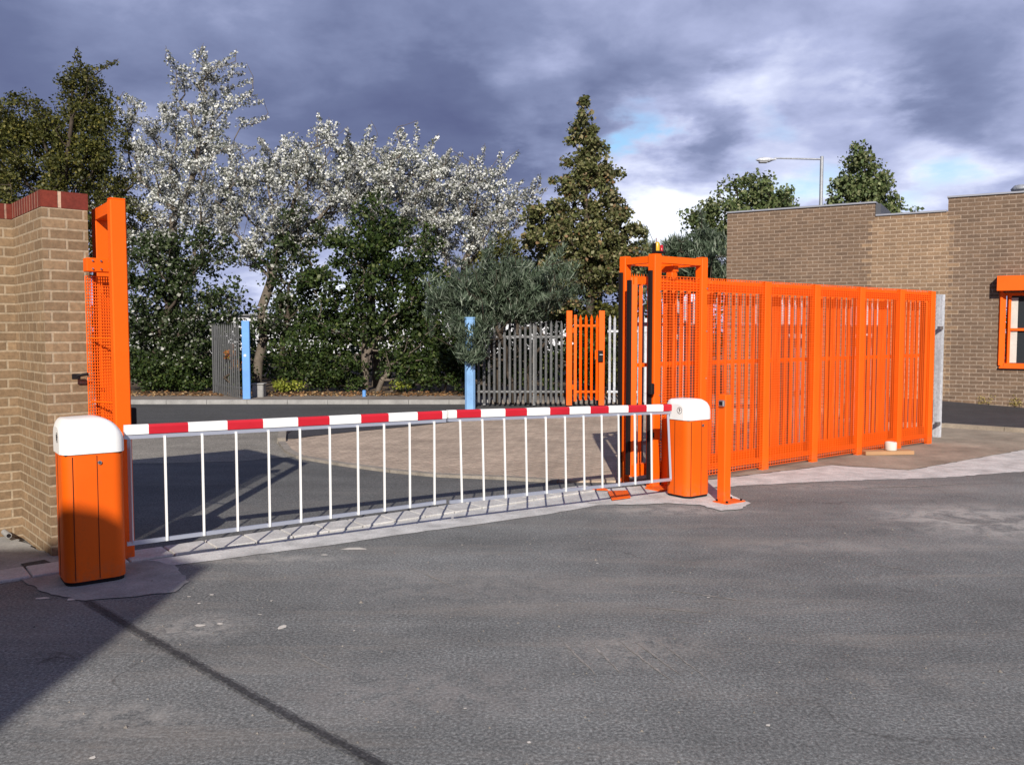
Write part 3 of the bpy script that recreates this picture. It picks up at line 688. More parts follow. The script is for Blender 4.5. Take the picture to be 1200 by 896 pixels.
# blue posts
lb = G(289.5, 470); lb.z = 0; Yl = lb.y
bp = thing('blue_post', lb, 'slim pale blue square post holding the open grey palisade gate leaf', 'post', 'old blue gate posts')
part(MB().box((lb.x, lb.y, .93), (.17,.17,zat(lb,377)+.0), .2, bev=.01), 'shaft', BLUE, bp)
part(MB().box((lb.x, lb.y-.09, 1.05), (.05,.01,.05), .2), 'label_plate', WHITE, bp)
rb = G(551, 478); rb.z = 0
bp2 = thing('blue_post', rb, 'thick worn blue post with flaking paint half hidden by grey willow leaves', 'post', 'old blue gate posts')
part(MB().tube((rb.x, rb.y, -.02), (rb.x, rb.y, 1.86), .112, .108, n=10, smooth=False), 'shaft', BLUE_W, bp2)
part(MB().tube((rb.x, rb.y, 1.86), (rb.x, rb.y, 1.89), .118, n=10, smooth=False), 'cap', BLUE_W, bp2)
og = thing('palisade_gate', lb+Vector((-.1,.1,0)), 'grey palisade gate leaf swung open away beside the slim blue post', 'gate')
palisade(og, lb+Vector((-.16,.1,.0)), Vector((A(249,400,21.6).x, 21.6, 0)), 1.78, GALV_DK, .155, (.97,), mrail=GALV_DK)
# electrical box and blue stub
eb = G(301, 468.5); e = thing('utility_box', eb, 'low grey concrete utility box at the foot of the slim blue post', 'box')
part(MB().box((eb.x, eb.y+.2, .17), (.26,.26,.36), 0, bev=.02), 'body', CONC_G, e); part(MB().box((eb.x, eb.y+.2, .365), (.30,.30,.035), 0, bev=.01), 'lid', CONC_G, e)
sb = G(426, 468); e = thing('short_marker_post', sb, 'tiny pale blue marker post by the far road under the trees', 'post')
part(MB().tube((sb.x,sb.y+.1,0),(sb.x,sb.y+.1,.20),.045,n=10), 'shaft', BLUE, e); part(MB().tube((sb.x,sb.y+.1,.20),(sb.x,sb.y+.1,.215),.05,.03,n=10), 'cap', BLUE, e)
# orange plates on the ground
for pts, lb_ in ((((712,578),(735,577),(739,585),(717,588)), 'square orange painted steel plate lying on the ground in front of the gate frame'),
                 (((684,573),(705,572.5),(713,576.5),(698,576)), 'thin orange painted steel sliver lying on the kerb stones by the gate frame')):
    v = [G(*p) for p in pts]; m_ = MB().prism([p[:2] for p in v], .018, .026); o = m_.build('steel_plate', ORANGE, origin=(v[0].x, v[0].y, 0)); tag(o, lb_, 'plate')
# plank and block
pk = G(1041, 533.5); o = MB().box((pk.x, pk.y+.05, .035), (.66,.17,.05), R(6), bev=.004).build('wooden_plank', WOOD, origin=(pk.x,pk.y+.05,0)); tag(o, 'short tan timber board lying at the foot of the mesh fence', 'plank')
kb = thing('plaster_block', (pk.x+.05, pk.y+.05, .06), 'small dusty white round block standing on the timber board', 'block')
part(MB().lathe((pk.x+.05, pk.y+.05, .062), [(0,0),(.07,0),(.073,.01),(.073,.10),(.066,.108),(.05,.108),(.045,.095)]), 'body', CARD, kb); part(MB().lathe((pk.x+.05, pk.y+.05, .133), [(.046,.022),(0,.022)]), 'core', WOOD, kb)

# ------------------------------------------------------------------ building on the right
VPX = -1120.0; bd = Vector((600-VPX, -F, 0)).normalized()      # along the wall, to the right
bn = Vector((bd.y, -bd.x, 0)); bn = bn if bn.y > 0 else -bn      # into the building
K = Vector((A(1106, 388, 17.5).x, 17.5, 0))
def s_b(px): k = (px-600)/F; return (k*K.y-K.x)/(bd.x-k*bd.y)
def BP(s_, n_=0, z=0): p = K+bd*s_+bn*n_; return Vector((p.x, p.y, z))
bl = thing('brick_building', BP(s_b(850)), 'low flat roofed brown brick building with stepped parapet on the right', 'building')
HB = 4.25; HM = 3.98; sA, sM, s1 = s_b(850), s_b(1021), s_b(1106)
wx0, wx1 = s_b(1171), s_b(1171)+2.6; wz0, wz1 = zat(BP(wx0), 429), zat(BP(wx0), 343)
def wallbox(s0, s1_, n0, n1, z0, z1): return MB().prism([BP(s0,n0), BP(s1_,n0), BP(s1_,n1), BP(s0,n1)], z0, z1)
part(wallbox(sA, sM, 0, .33, -.05, HB), 'wall', BRICK_D, bl, uv=True)
part(wallbox(sM, s1, 0, .33, -.05, HM), 'wall', BRICK_L, bl, uv=True, label='paler buff brick wall section with lower parapet')
rw = MB()
for (a_, b_, z0, z1) in ((s1, wx0, -.05, HB), (wx0, wx1, -.05, wz0), (wx0, wx1, wz1, HB), (wx1, wx1+8, -.05, HB)):
    rw.prism([BP(a_,0), BP(b_,0), BP(b_,.33), BP(a_,.33)], z0, z1)
part(rw, 'wall', BRICK_D, bl, uv=True)
# toothed junctions: single bricks standing 2 mm proud
for s_, m_ in ((sM, BRICK_L), (s1, BRICK_L)):
    tb = MB(); z = .3; i = 0
    while z < HM-.1:
        w = random.choice((.12,.12,.235)) if i % 2 else .04
        if s_ == sM: a_, b_ = s_-w, s_
        else: a_, b_ = s_, s_+w
        if m_: tb.prism([BP(a_,-.003), BP(b_,-.003), BP(b_,.01), BP(a_,.01)], z, z+.078)
        z += .078; i += 1
    part(tb, 'toothed_bricks', m_, bl, uv=True)
part(wallbox(sA, sA+.33, .332, 6, -.05, HB), 'wall', BRICK_D, bl, uv=True)
part(wallbox(sA+.34, wx1+8, .34, 6, HM-.35, HM-.3), 'roof', LEAD, bl)
cp = MB()
for a_, b_, z in ((sA-.02, sM+.02, HB), (sM+.021, s1-.021, HM), (s1-.02, wx1+8, HB)): cp.prism([BP(a_,-.03), BP(b_,-.03), BP(b_,.36), BP(a_,.36)], z+.001, z+.034)
part(cp, 'coping', LEAD, bl)
part(wallbox(sM+.002, sM+.10, .10, 1.6, HM+.05, HB+.0), 'upstand', mat('dark_felt', (.07,.075,.09), .8), bl)
# window
wn = part(MB().beam(BP(wx0+.03,.05,wz0), BP(wx0+.03,.05,wz1), .08,.09), 'window', ORANGE, bl)
fr = MB()
fr.beam(BP(wx0+.075,.05,wz1-.03), BP(wx1,.05,wz1-.03), .06,.06); fr.beam(BP(wx0+.075,.05,wz0+.03), BP(wx1,.05,wz0+.03), .08,.06)
fr.beam(BP(wx0,-.02,wz0-.02), BP(wx1,-.02,wz0-.02), .10,.035)
for i, s_ in enumerate((.14, .98, 1.10, 1.95)): fr.beam(BP(wx0+s_,.06,wz0+.06), BP(wx0+s_,.06,wz1-.06), .05,.055)
zm = zat(BP(wx0), 386); fr.beam(BP(wx0+.165,.06,zm), BP(wx0+.955,.06,zm), .05,.05); fr.beam(BP(wx0+1.125,.06,zm), BP(wx0+1.92,.06,zm), .05,.05)
part(fr, 'frame', ORANGE, wn)
part(MB().prism([BP(wx0+.1,.09), BP(wx1-.02,.09), BP(wx1-.02,.098), BP(wx0+.1,.098)], wz0+.04, wz1-.04), 'pane', mat('clear_glass', (.03,.035,.04), .03, spec=.9), wn)
bl_ = MB(); bl_.prism([BP(wx0+.17,.075), BP(wx0+.29,.075), BP(wx0+.27,.083), BP(wx0+.17,.083)], wz0+.07, wz1-.1)
part(bl_, 'blind', CARD, wn)
shz0, shz1 = zat(BP(wx0), 341), zat(BP(wx0), 324)
part(MB().prism([BP(s_b(1166),-.24), BP(wx1+.1,-.24), BP(wx1+.1,-.002), BP(s_b(1166),-.002)], shz0, shz1), 'shutter_box', ORANGE, bl)
part(MB().beam(BP(wx0-.0,-.02,wz0+.02), BP(wx0-.0,-.02,shz0), .05,.045), 'shutter_guide', ORANGE, bl)
dm = BP(s_b(1192), .5, HB); part(MB().lathe(dm+Vector((0,0,.0)), [(.05,0),(.05,.10),(.20,.11),(.22,.14),(.16,.21),(0,.23)]), 'roof_vent', GALV, bl)
# tarmac bank and kerb in front of the wall
k0, k1 = G(1104,500.5), G(1340,516); w0_, w1_ = BP(s_b(1080),-.002, .21), BP(s_b(1340),-.002,.02)
mb = MB(); kk = [k0-Vector((1.6,-.4,0)), k0, k1]; ww = [BP(s_b(1000),-.002,.26), BP(s_b(1107),-.002,.195), BP(s_b(1340),-.002,.02)]
nseg = 12; top = []; bot = []
for a_, b_ in ((0,1),(1,2)):
    for i in range(nseg): top.append(ww[a_]+(ww[b_]-ww[a_])*(i/nseg)); bot.append(kk[a_]+(kk[b_]-kk[a_])*(i/nseg)+Vector((0,0,.06)))
top.append(ww[2]); bot.append(kk[2]+Vector((0,0,.06))); n = len(top)
mb.add(top+bot, [(i, n+i, n+i+1, i+1) for i in range(n-1)]); o = mb.build('tarmac_bank', ASPH_N); tag(o, kind='structure')
if o.data.polygons[0].normal.z < 0: o.data.flip_normals()
strip_along('bank_kerb', [kk[0]-Vector((0,.04,0)), kk[1]-Vector((0,.04,0)), kk[2]-Vector((0,.04,0))], .10, -.02, .075, CONC_T, .9)
# moss / tan weeds on wall foot
mb = MB()
for i in range(260):
    s_ = s_b(random.choice((1150,1152,1157,1162,1188,1192,1194,1196))+random.gauss(0,2.5)); z = .16+abs(random.gauss(0,.06))+(.08 if random.random() < .3 else 0)
    c = BP(s_, -.01-random.random()*.05, z); r = .018
    v = [c+Vector((random.uniform(-r,r), random.uniform(-r,r), random.uniform(-r,r))) for _ in range(3)]; mb.add(v, [(0,1,2)])
o = mb.build('wall_weeds', leafmat('dry_weed', [(0,(.3,.24,.05)),(1,(.55,.45,.16))])); tag(o, kind='stuff')

# street lamp
YLm = 31.0; lp = A(962, 240, YLm); lt = A(962, 184, YLm); hd_ = A(889, 187.5, YLm)
sl = thing('street_lamp', (lp.x, YLm, 0), 'tall grey street lamp with long arm reaching left over the brick building', 'street lamp')
part(MB().tube((lp.x, YLm, 0), (lp.x, YLm, lt.z+.02), .085, .06, n=12), 'pole', GALV, sl)
part(MB().tube((lp.x, YLm, lt.z-.08), (hd_.x+.55, YLm, hd_.z+.06), .032, .026, n=8), 'arm', GALV, sl)
hm = MB(); hx, hz = hd_.x, hd_.z
secs = []
for i, (x, w, u_, d_) in enumerate(((-.10,.03,.00,-.01),(0,.10,.07,-.06),(.18,.13,.10,-.10),(.36,.12,.09,-.09),(.5,.07,.06,-.03),(.62,.04,.05,.01))):
    secs.append([(hx+x, YLm+w*math.cos(a_), hz+((u_ if math.sin(a_) > 0 else -d_)*math.sin(a_))) for a_ in [2*math.pi*j/12 for j in range(12)]])
P = [p for q_ in secs for p in q_]
hm.add(P, [(k_*12+j, k_*12+(j+1) % 12, (k_+1)*12+(j+1) % 12, (k_+1)*12+j) for k_ in range(5) for j in range(12)], 0, True)
hm.add(P, [tuple(range(12)), tuple(range(60,72))])
part(hm, 'lamp_head', GALV_B, sl)
part(MB().box((hx+.16, YLm, hz-.085), (.30,.18,.05), 0, bev=.02), 'lamp_lens', mat('lamp_lens', (.3,.3,.32), .3), sl)

# ------------------------------------------------------------------ trees
def leaf_arrays(cent, rad, n_per, size, long=1.0, up=.3, sq=.8):
    m = len(cent); c = np.repeat(cent, n_per, axis=0); r = np.repeat(rad, n_per)
    off = rng.normal(size=c.shape); off *= (rng.random((len(c), 1))**.45)/np.linalg.norm(off, axis=1, keepdims=True)
    off[:, 2] *= sq
    p = c+off*r[:, None]
    nrm = rng.normal(size=p.shape); nrm[:, 2] += up; nrm /= np.linalg.norm(nrm, axis=1, keepdims=True)
    t = rng.normal(size=p.shape)
    if long > 1.8: t = off*.8+rng.normal(size=p.shape)*.35; t[:, 2] += 1.0
    t -= nrm*np.sum(t*nrm, axis=1, keepdims=True); t /= np.linalg.norm(t, axis=1, keepdims=True)
    b = np.cross(nrm, t); s = size*rng.uniform(.45, 1.4, (len(p), 1))
    L_ = t*s*long*.5; W_ = b*s*(.36 if long < 1.8 else .16)
    V = np.stack([p-L_, p+W_-L_*.1, p+L_, p-W_-L_*.1], axis=1).reshape(-1, 3)
    return V
def mesh_quads(name, V, m, parent, origin):
    me = bpy.data.meshes.new(name); n = len(V)//4
    me.vertices.add(len(V)); me.vertices.foreach_set('co', (V-np.array(origin)).astype(np.float32).ravel())
    me.loops.add(n*4); me.loops.foreach_set('vertex_index', np.arange(n*4, dtype=np.int32))
    me.polygons.add(n); me.polygons.foreach_set('loop_start', np.arange(0, n*4, 4, dtype=np.int32))
    try: me.polygons.foreach_set('loop_total', np.full(n, 4, dtype=np.int32))
    except Exception: pass
    me.materials.append(m); me.update(calc_edges=True)
    ob = bpy.data.objects.new(name, me); COL.objects.link(ob)
    if parent: ob.parent = parent
    return ob
NL = [0]
DM = {'L_POP':1}
def tree(name, label, cat, Y, base_px, blobs, m, bark, dens=1.0, n_leaf=40, leaf=.10, cr=.38, long=1.0, lean=None, tr=.10, group='trees behind the far road', trunk_name='trunk', up=.3, thick=1.0, base_z=.06, sq=.8, stems=1, sprays=0, back=0.0):
    bx_ = A(base_px, 400, Y).x; t = thing(name, (bx_, Y, base_z), label, cat, group)
    px2m = Y/F; cents = []; gx_ = 1.12; leaf = leaf*.88; n_leaf = int(n_leaf*1.45); dens = dens*1.9
    for b5 in blobs:
        px, py, rx, ry = b5[:4]; dy5 = b5[4] if len(b5) > 4 else 0
        rx *= gx_; ry *= gx_
        c = A(px, py, Y); c.y += dy5; RX, RZ = rx*px2m, ry*px2m; RY = (RX+RZ)/2*thick
        k = max(2, int(dens*2.6*(RX*RZ+RX*RY*.5+RZ*RY*.5)/(cr*cr)*.55))
        d = rng.normal(size=(k, 3)); d /= np.linalg.norm(d, axis=1, keepdims=True); d *= rng.random((k, 1))**.38
        cents.append(np.array([c.x, c.y, c.z])+d*np.array([RX, RY, RZ])*np.array([.93,.93,.93]))
    cents = np.concatenate(cents); cents = cents[cents[:, 2] > base_z+.15]
    rad = cr*rng.uniform(.55, 1.15, len(cents))
    V = leaf_arrays(cents, rad, n_leaf, leaf, long, up, sq).reshape(-1, 4, 3)
    if sprays:                                            # thin shoots leaving the crown outwards and upwards
        sc_, sr_ = [], []; W = np.array([b[2]*b[3] for b in blobs], float); W /= W.sum()
        for _ in range(sprays):
            b = blobs[rng.choice(len(blobs), p=W)]; c = A(b[0], b[1], Y); a_ = rng.normal(size=3); a_[2] = abs(a_[2])*.9-.2; a_ /= np.linalg.norm(a_)
            p = np.array([c.x, c.y, c.z])+a_*np.array([b[2], (b[2]+b[3])/2*thick, b[3]])*px2m*.95
            dr = a_*.6+rng.normal(size=3)*.45+np.array([.30, 0, .28]); dr /= np.linalg.norm(dr); Ls = rng.uniform(.35, 1.0); kk_ = int(Ls/.10)
            for i in range(kk_):
                sc_.append(p+dr*Ls*i/kk_+np.array([0,0,-.10*(i/kk_)**2*Ls])); sr_.append(.14*(1-.55*i/kk_))
            cents = np.vstack([cents, p[None], (p+dr*Ls*.95)[None]])
        V2 = leaf_arrays(np.array(sc_), np.array(sr_), 17, leaf, long, up, 1).reshape(-1, 4, 3); V = np.concatenate([V, V2])
    V = V[V[:, :, 2].min(axis=1) > base_z+.02].reshape(-1, 3)
    NL[0] += len(V)//4; mesh_quads('crown', V, m, t, (bx_, Y, base_z))
    # branching: grow from the base to every cluster
    zc = cents[:, 2]; topz = zc.max(); nodes = []; par = []; plen = []
    tc = cents[np.argmax(zc)]; 
    for st in range(stems):
        q0 = np.array([bx_+(st-(stems-1)/2)*.35, Y+back+rng.uniform(-.1,.1)*(stems>1), base_z-.05]); end = np.array([tc[0], tc[1], topz]) if st == 0 else cents[rng.integers(len(cents))]
        end = q0+(end-q0)*.8; K_ = 9; prev = -1
        for i in range(K_):
            f = i/(K_-1); p = q0*(1-f)+end*f
            p[0] = q0[0]+(end[0]-q0[0])*f**1.5+rng.normal()*.05*f*3; p[1] += rng.normal()*.08*f
            nodes.append(p); par.append(prev); plen.append(0 if prev < 0 else plen[prev]+np.linalg.norm(p-nodes[prev])); prev = len(nodes)-1
    order = np.argsort(np.linalg.norm((cents-np.array([bx_, Y, base_z+1.0]))*np.array([1,1,.6]), axis=1))
    order = order[rng.random(len(order)) < min(1, 420/len(order))]
    for ci in order:
        c = cents[ci]; NA = np.array(nodes); dist = np.linalg.norm(NA-c, axis=1); cost = dist+.35*np.array(plen)+np.where(NA[:, 2] > c[2]-.05, .8*(NA[:, 2]-c[2]+.1), 0)
        cost[NA[:, 2] < base_z+.3] += 1.0
        j = int(np.argmin(cost)); mid = (nodes[j]+c)/2+rng.normal(size=3)*dist[j]*.07; mid[2] += -.04*dist[j]
        nodes.append(mid); par.append(j); plen.append(plen[j]+dist[j]/2); nodes.append(c); par.append(len(nodes)-2); plen.append(plen[j]+dist[j])
    wgt = np.zeros(len(nodes))
    for i in range(len(nodes)-1, -1, -1):
        wgt[i] += 1
        if par[i] >= 0: wgt[par[i]] += wgt[i]
    tot = wgt.max(); rr_ = tr*np.sqrt(wgt/tot); rr_ = np.maximum(rr_, .006)
    mb = MB()
    for i in range(len(nodes)):
        if par[i] < 0: continue
        mb.tube(nodes[par[i]], nodes[i], min(rr_[par[i]], rr_[i]*1.5), rr_[i], n=7 if rr_[i] > .03 else 4, caps=False)
    part(mb, trunk_name, bark, t)
    return t
tree('broadleaf_tree', 'dense olive green tree rising behind the brick pillar, furthest left', 'tree', 23, 60,
     [(98,88,24,14),(104,106,28,24),(112,135,24,28),(66,140,44,34),(24,148,44,30),(-14,155,45,38),(125,165,30,30),(60,185,65,40),(0,200,50,40),(110,205,45,35),(40,240,80,40),(140,250,30,40),(60,300,80,50)], L_OLIVE, BARK_D, dens=.9, n_leaf=105, leaf=.082, cr=.40, tr=.2, sprays=34)
tree('poplar_tree', 'tall silver leaved poplar with sparse spiky top, highest of the white trees', 'tree', 23.5, 195,
     [(234,66,11,10),(214,88,8,20),(248,84,24,10),(236,104,30,14),(258,122,26,14),(215,128,30,14),(225,148,60,18),(178,125,18,7),(210,172,55,24),(165,165,22,22),(190,210,55,28),(245,195,45,28),(170,255,35,38),(225,250,55,34),(195,290,50,28),(270,230,35,35)], L_POP, BARK, dens=.34, n_leaf=58, leaf=.080, cr=.25, tr=.15, thick=.9, sprays=110)
tree('poplar_tree', 'silver leaved poplar with a peaked crown right of the tallest white tree', 'tree', 23.5, 300,
     [(372,152,18,14),(350,172,26,16),(395,178,22,12),(330,195,40,22),(385,200,45,22),(300,225,45,28),(360,235,55,30),(410,225,35,28),(300,270,45,28),(375,275,50,25),(285,305,28,22)], L_POP, BARK, dens=.42, n_leaf=64, leaf=.080, cr=.27, tr=.13, thick=.9, sprays=110)
tree('poplar_tree', 'silver leaved poplar with rounded crown in the middle of the white trees', 'tree', 24, 440,
     [(440,185,30,15),(470,180,18,14),(490,200,30,17),(455,210,50,24),(500,230,45,28),(450,250,50,28),(495,272,45,25),(525,205,20,16)], L_POP, BARK, dens=.42, n_leaf=64, leaf=.080, cr=.27, tr=.12, thick=.9, sprays=110)
tree('poplar_tree', 'silver leaved poplar reaching right towards the cone shaped tree', 'tree', 24.5, 535,
     [(545,208,30,14),(575,215,25,12),(560,235,45,18),(603,232,18,9),(545,262,45,25),(590,258,26,18),(530,295,45,24),(575,285,30,16)], L_POP, BARK, dens=.38, n_leaf=60, leaf=.080, cr=.26, tr=.11, thick=.9, sprays=90)
tree('broadleaf_tree', 'dark green tree with scattered silver leaves standing behind the tall orange gate post', 'tree', 22.6, 170,
     [(175,310,45,40),(225,300,50,32),(195,345,50,30),(180,390,50,40),(235,385,45,35),(165,435,45,28),(225,430,45,28),(258,345,25,25)], L_POPD, BARK_D, dens=.95, n_leaf=46, leaf=.11, cr=.36, tr=.10)
tree('broadleaf_tree', 'tall dark green tree with bare lower trunk beneath the silver poplars', 'tree', 22.4, 427,
     [(450,255,32,26),(425,290,45,28),(475,295,50,32),(395,330,48,32),(450,340,60,34),(505,340,40,34),(395,378,50,28),(465,385,55,26),(515,385,32,26)], L_DARK, BARK, dens=.85, n_leaf=50, leaf=.115, cr=.36, tr=.10)
tree('broadleaf_tree', 'slender mixed green and silver tree in the gap right of the slim blue post', 'tree', 23, 330,
     [(345,270,34,26),(330,300,34,22),(345,330,40,30),(320,370,30,28),(360,370,40,30)], L_POPD, BARK_D, dens=.75, n_leaf=44, leaf=.11, cr=.34, tr=.08)
tree('broadleaf_tree', 'dark twin stemmed tree just left of the thick worn blue post', 'tree', 22.0, 450,
     [(500,420,45,34),(470,425,35,24),(530,400,30,32)], L_DARK, BARK, dens=.75, n_leaf=50, leaf=.10, cr=.32, tr=.08, stems=2)
tree('lime_tree', 'tall cone shaped lime tree with yellowing brown tipped leaves', 'tree', 22.5, 690,
     [(684,126,6,10),(685,145,14,12),(676,160,13,8),(690,170,19,12),(690,195,27,16),(712,205,20,11),(668,215,22,10),(690,226,30,15),(722,242,20,9),(693,252,36,15),(738,264,20,11),(702,278,40,15),(652,240,14,8),(660,264,18,9),(735,290,20,10),(680,312,52,26),(650,280,34,26),(628,258,16,18),(718,320,34,30),(660,340,40,26)], L_CONE, BARK_D, dens=1.0, n_leaf=58, leaf=.115, cr=.27, tr=.13)
tree('broadleaf_tree', 'dark bushy tree low behind the willow and left of the cone shaped tree', 'tree', 24, 610,
     [(600,300,36,26),(620,330,50,30),(580,330,35,28),(690,360,50,26)], L_OLIVE, BARK_D, dens=.8, n_leaf=50, leaf=.11, cr=.36, tr=.09)
tree('willow_bush', 'spreading grey green willow arching over the weathered palisade fence', 'tree', 18.75, 600,
     [(600,334,45,22),(570,344,42,20),(630,350,28,16),(540,350,32,14),(518,352,18,12),(555,372,28,16),(600,362,44,12),(553,400,15,16,-.75),(548,385,18,14,-.7),(556,415,10,9,-.75),(556,378,22,12,-.6)], L_WIL, BARK_D, dens=1.0, n_leaf=90, leaf=.08, cr=.26, long=2.8, tr=.06, stems=3, up=0, back=.7, sprays=110)
tree('willow_bush', 'grey green willow behind the warning beacon beside the brick building', 'tree', 24, 800,
     [(800,298,32,20),(772,300,20,14),(830,300,30,26),(790,325,45,22),(840,330,30,20),(760,318,25,20)], L_WIL, BARK_D, dens=1.0, n_leaf=90, leaf=.10, cr=.34, long=2.6, tr=.08, stems=3, up=0, sprays=50)
tree('broadleaf_tree', 'rounded green tree behind the left end of the brick building', 'tree', 30, 865,
     [(888,214,15,12),(868,226,24,14),(906,230,28,16),(852,245,30,20),(920,240,16,12),(895,245,36,18),(825,262,24,18),(850,275,42,25),(900,265,32,22)], L_FAR, BARK_D, dens=1.1, n_leaf=42, leaf=.15, cr=.42, tr=.14)
tree('broadleaf_tree', 'neat oval green tree above the lower parapet of the brick building', 'tree', 34, 1013,
     [(1008,180,9,9),(1008,194,19,12),(1012,212,30,15),(1010,228,36,16),(1018,244,38,16),(974,240,12,6),(1015,265,36,18)], L_FAR, BARK_D, dens=1.3, n_leaf=44, leaf=.17, cr=.42, tr=.14)
tree('broadleaf_tree', 'tiny far treetop peeping over the middle of the parapet', 'tree', 60, 1068,
     [(1068,250,7,5),(1068,262,12,10)], L_FAR, BARK_D, dens=1.0, n_leaf=30, leaf=.3, cr=.6, tr=.2)
# bushes
def bush(label, Y, px, blobs, m, **kw):
    return tree('bush', label, 'bush', Y, px, blobs, m, BARK_D, group='bushes under the trees', tr=.03, stems=1, trunk_name='stem', **kw)
bush('dark leafy bush at the far left beside the orange gate post', 21.9, 190, [(175,435,30,24),(215,440,28,22),(195,452,40,12)], L_DARK, dens=.8, n_leaf=50, leaf=.09, cr=.26)
bush('dark low bush behind the open palisade gate leaf', 22.4, 262, [(262,425,30,26),(275,445,26,16),(240,450,25,12)], L_DARK, dens=.8, n_leaf=50, leaf=.09, cr=.26)
bush('wide dark bush in the middle under the trees', 21.8, 385, [(350,415,36,24),(392,425,34,24),(400,445,34,14),(365,440,34,16)], L_DARK, dens=.85, n_leaf=50, leaf=.09, cr=.26)
bush('small bright yellow green bush low beside the grey utility box', 21.4, 340, [(332,453,14,9),(350,456,12,7)], L_YEL, dens=.9, n_leaf=40, leaf=.08, cr=.16)
bush('russet leaved sprig growing through the palisade gate by the slim blue post', 20.6, 272, [(272,415,6,12),(276,428,5,8)], L_RED, dens=.8, n_leaf=16, leaf=.08, cr=.13)
bush('light green weed bush under the trees left of the thick blue post', 21.5, 470, [(472,452,12,8),(490,458,10,5)], L_YEL, dens=.8, n_leaf=22, leaf=.07, cr=.15)
bush('dark bush filling the shade behind the palisade fence', 20.6, 600, [(580,440,35,26),(625,440,35,26),(600,410,40,20),(650,420,28,30),(690,420,28,32)], L_DARK, dens=.6, n_leaf=46, leaf=.10, cr=.28)
bush('dark bush behind the pedestrian gate and the guide frame', 21.8, 700, [(690,385,40,24),(730,380,40,30),(720,430,50,34),(760,400,30,50)], L_OLIVE, dens=.7, n_leaf=46, leaf=.10, cr=.30)
bush('shady dark bush left of the thick worn blue post', 21.6, 520, [(520,435,34,26),(545,430,22,28),(495,450,30,12)], L_DARK, dens=.8, n_leaf=50, leaf=.09, cr=.27)
# far hedge mass behind everything
cents = np.stack([rng.uniform(-26, 30, 900), rng.uniform(27, 31, 900), rng.uniform(.1, 2.3, 900)], axis=1)
V = leaf_arrays(cents, np.full(900, .6), 40, .17, 1.0)
o = mesh_quads('woodland_undergrowth', V, L_DARK, None, (0,0,0)); tag(o, kind='stuff')
# fallen leaves
n = 4200; xs_ = rng.uniform(-13, 2.5, n); ys_ = 20.9+np.abs(rng.normal(size=n))*.45-rng.random(n)*.5
zz = np.where(ys_ > 21.25, .09, .068)
V = leaf_arrays(np.stack([xs_, ys_, zz+.012], axis=1), np.full(n, .012), 1, .075, 1.0, 2.5, .3)
o = mesh_quads('fallen_leaves', V, L_LIT, None, (0,0,0)); tag(o, kind='stuff')
# pale shed far behind, seen through gaps
shd = thing('pale_building', (-12, 62, 0), 'long pale industrial building glimpsed through gaps in the trees', 'building')
part(MB().box((-12, 66, 1.35), (34, 8, 2.7)), 'wall', PALE_SHED, shd); part(MB().prism([(-29.3,61.7),(5.3,61.7),(5.3,70.3),(-29.3,70.3)], 2.71, 2.85), 'roof', GALV_OLD, shd)

# unseen block added behind the camera, outline shaped to shade the yard's left
SUN_EL = R(28.5); SUN_AZ = R(1.6)                              # shadows run away along +Y, turned by SUN_AZ towards +X
ob_ = thing('shade_block', (-5, -4, 0), 'unseen brick block added behind the viewer to shade the left of the yard', 'building')
yb = -4.0; TE = math.tan(SUN_EL); ex = G(0, 830).x
def hb(x): return TE*((6.28 if x < -2.55 else 6.28-.75*(x+2.55)/.55)-yb)
dxs = -math.tan(SUN_AZ)*9.9; hz_ = lambda y: TE*(y-yb)
pr = [(-14,0),(-2.06+dxs,0),(-2.06+dxs,hz_(5.85)),(-2.30+dxs,hz_(6.02)),(-2.58+dxs,hz_(6.30)),(-14,hz_(6.34))]
mbx = MB(); n = len(pr); P = [(x, yb, z) for x, z in pr]+[(x, yb-9, z) for x, z in pr]
mbx.add(P, [tuple(range(n)), tuple(reversed(range(n, 2*n)))]+[(i, n+i, n+(i+1) % n, (i+1) % n) for i in range(n)])
part(mbx, 'wall', BRICK_D, ob_, uv=True)

# ------------------------------------------------------------------ sky, sun, camera
w = bpy.data.worlds.new('World'); scene.world = w; w.use_nodes = True
t = NT(w); bg = t.n['Background']; bg.inputs['Strength'].default_value = .10
sky = t.new('ShaderNodeTexSky', sky_type='NISHITA'); sky.sun_disc = False; sky.sun_elevation = SUN_EL; sky.sun_rotation = math.pi+SUN_AZ
sky.altitude = 50; sky.air_density = 1.2; sky.dust_density = 1.0; sky.ozone_density = 1.5
g = t.new('ShaderNodeTexCoord').outputs['Generated']
sep = t.new('ShaderNodeSeparateXYZ'); t.link(g, sep.inputs[0])
zc = t.math('MAXIMUM', sep.outputs[2], 0.0)
den = t.math('ADD', zc, .24)
cmb = t.new('ShaderNodeCombineXYZ'); t.link(t.math('DIVIDE', sep.outputs[0], den), cmb.inputs[0]); t.link(t.math('DIVIDE', sep.outputs[1], den), cmb.inputs[1]); cmb.inputs[2].default_value = 3.7
P1 = cmb.outputs[0]
n1 = t.noise(P1, 1.1, 9, .5, .3); n2 = t.noise(P1, 3.6, 8, .55, .2)
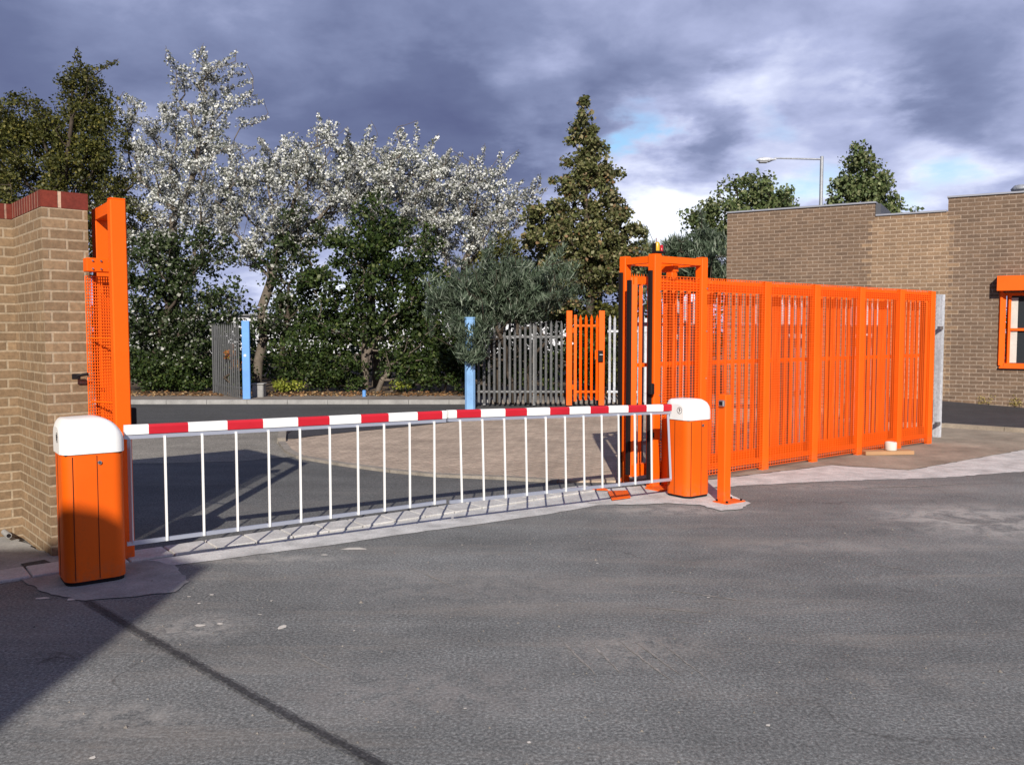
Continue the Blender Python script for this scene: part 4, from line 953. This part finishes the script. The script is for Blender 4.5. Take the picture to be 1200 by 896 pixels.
# bright breaks low on the right, heavy bank high on the left
wn_ = t.new('ShaderNodeTexNoise'); wn_.inputs['Scale'].default_value = 2.6; wn_.inputs['Detail'].default_value = 7; wn_.inputs['Roughness'].default_value = .55; t.link(P1, wn_.inputs['Vector'])
wa = t.new('ShaderNodeVectorMath', operation='MULTIPLY_ADD'); t.link(wn_.outputs['Color'], wa.inputs[0]); wa.inputs[1].default_value = (.34, .0, .20); t.link(g, wa.inputs[2])
wb = t.new('ShaderNodeVectorMath', operation='SUBTRACT'); t.link(wa.outputs[0], wb.inputs[0]); wb.inputs[1].default_value = (.17, .0, .10)
wc = t.new('ShaderNodeVectorMath', operation='NORMALIZE'); t.link(wb.outputs[0], wc.inputs[0])
def bump_at(px, py, deg, amp):
    d = ray(px, py).normalized(); dt = t.new('ShaderNodeVectorMath', operation='DOT_PRODUCT'); t.link(wc.outputs[0], dt.inputs[0]); dt.inputs[1].default_value = d
    c_ = math.cos(R(deg)); m_ = t.math('DIVIDE', t.math('SUBTRACT', dt.outputs['Value'], c_), 1-c_, clamp=True)
    return t.math('MULTIPLY', t.math('MULTIPLY', m_, m_), amp)
lum = t.math('ADD', t.math('MULTIPLY_ADD', n1, .95, -.16), t.math('MULTIPLY_ADD', n2, .60, -.30))
lum = t.math('ADD', lum, t.math('MULTIPLY_ADD', sep.outputs[0], .22, .07)); lum = t.math('ADD', lum, t.math('MULTIPLY_ADD', zc, -.22, .155))
for b_ in ((640,205,5,.26),(560,80,5,.16),(770,255,5,.34),(735,165,4,.22),(890,105,5,.30),(1000,110,6,.20),(960,160,6,.12),(800,150,5,.10),(1075,232,5,.34),(880,225,5,.20),(1180,205,5,.12),(360,30,7,.10),(400,330,9,.40),(820,300,10,.25),(500,160,8,-.16),(820,200,4,-.14),(1130,165,6,-.12),(700,120,4,-.08),(150,330,14,.25)):
    lum = t.math('ADD', lum, bump_at(*b_))
S_ = 10.0
cloud = t.ramp(lum, [(.10, (.090,.108,.215)), (.34, (.124,.150,.270)), (.52, (.200,.235,.385)), (.70, (.37,.41,.61)), (.88, (.62,.66,.84)), (1.0, (.84,.88,.98))])
cl = t.mix(1.0, cloud, (S_, S_, S_), 'MULTIPLY')
hole = t.math('MULTIPLY', t.math('ADD', t.math('ADD', bump_at(737,168,1.9,1.3), bump_at(905,205,2.4,.8)), bump_at(1065,232,2.4,.8)), t.ramp(n2, [(.38, .2), (.6, 1.0)]), clamp=True)
skyc = t.mix(1.0, sky.outputs[0], (.85, 1.0, 1.15), 'MULTIPLY')
fin = t.mix(hole, cl, skyc)
t.link(fin, bg.inputs['Color'])
sd = bpy.data.lights.new('sun', 'SUN'); sd.energy = 4.6; sd.angle = R(.55); sd.color = (1.0, .93, .83)
so = bpy.data.objects.new('sun', sd); COL.objects.link(so)
dv = Vector((math.sin(SUN_AZ)*math.cos(SUN_EL), math.cos(SUN_AZ)*math.cos(SUN_EL), -math.sin(SUN_EL)))
so.rotation_euler = dv.to_track_quat('-Z', 'Y').to_euler(); so.location = (0, -10, 12)

cd = bpy.data.cameras.new('camera'); cam = bpy.data.objects.new('camera', cd); COL.objects.link(cam)
cd.sensor_fit = 'HORIZONTAL'; cd.sensor_width = 36; cd.lens = 36*F/1200; cd.clip_end = 3000; cd.clip_start = .05
cam.location = (0, 0, EYE); cam.rotation_euler = (math.pi/2-PITCH, 0, 0); scene.camera = cam
vs = scene.view_settings; vs.view_transform = 'Standard'; vs.look = 'None'; vs.gamma = 1; vs.use_curve_mapping = False; vs.exposure = .35
scene.render.engine = 'CYCLES'
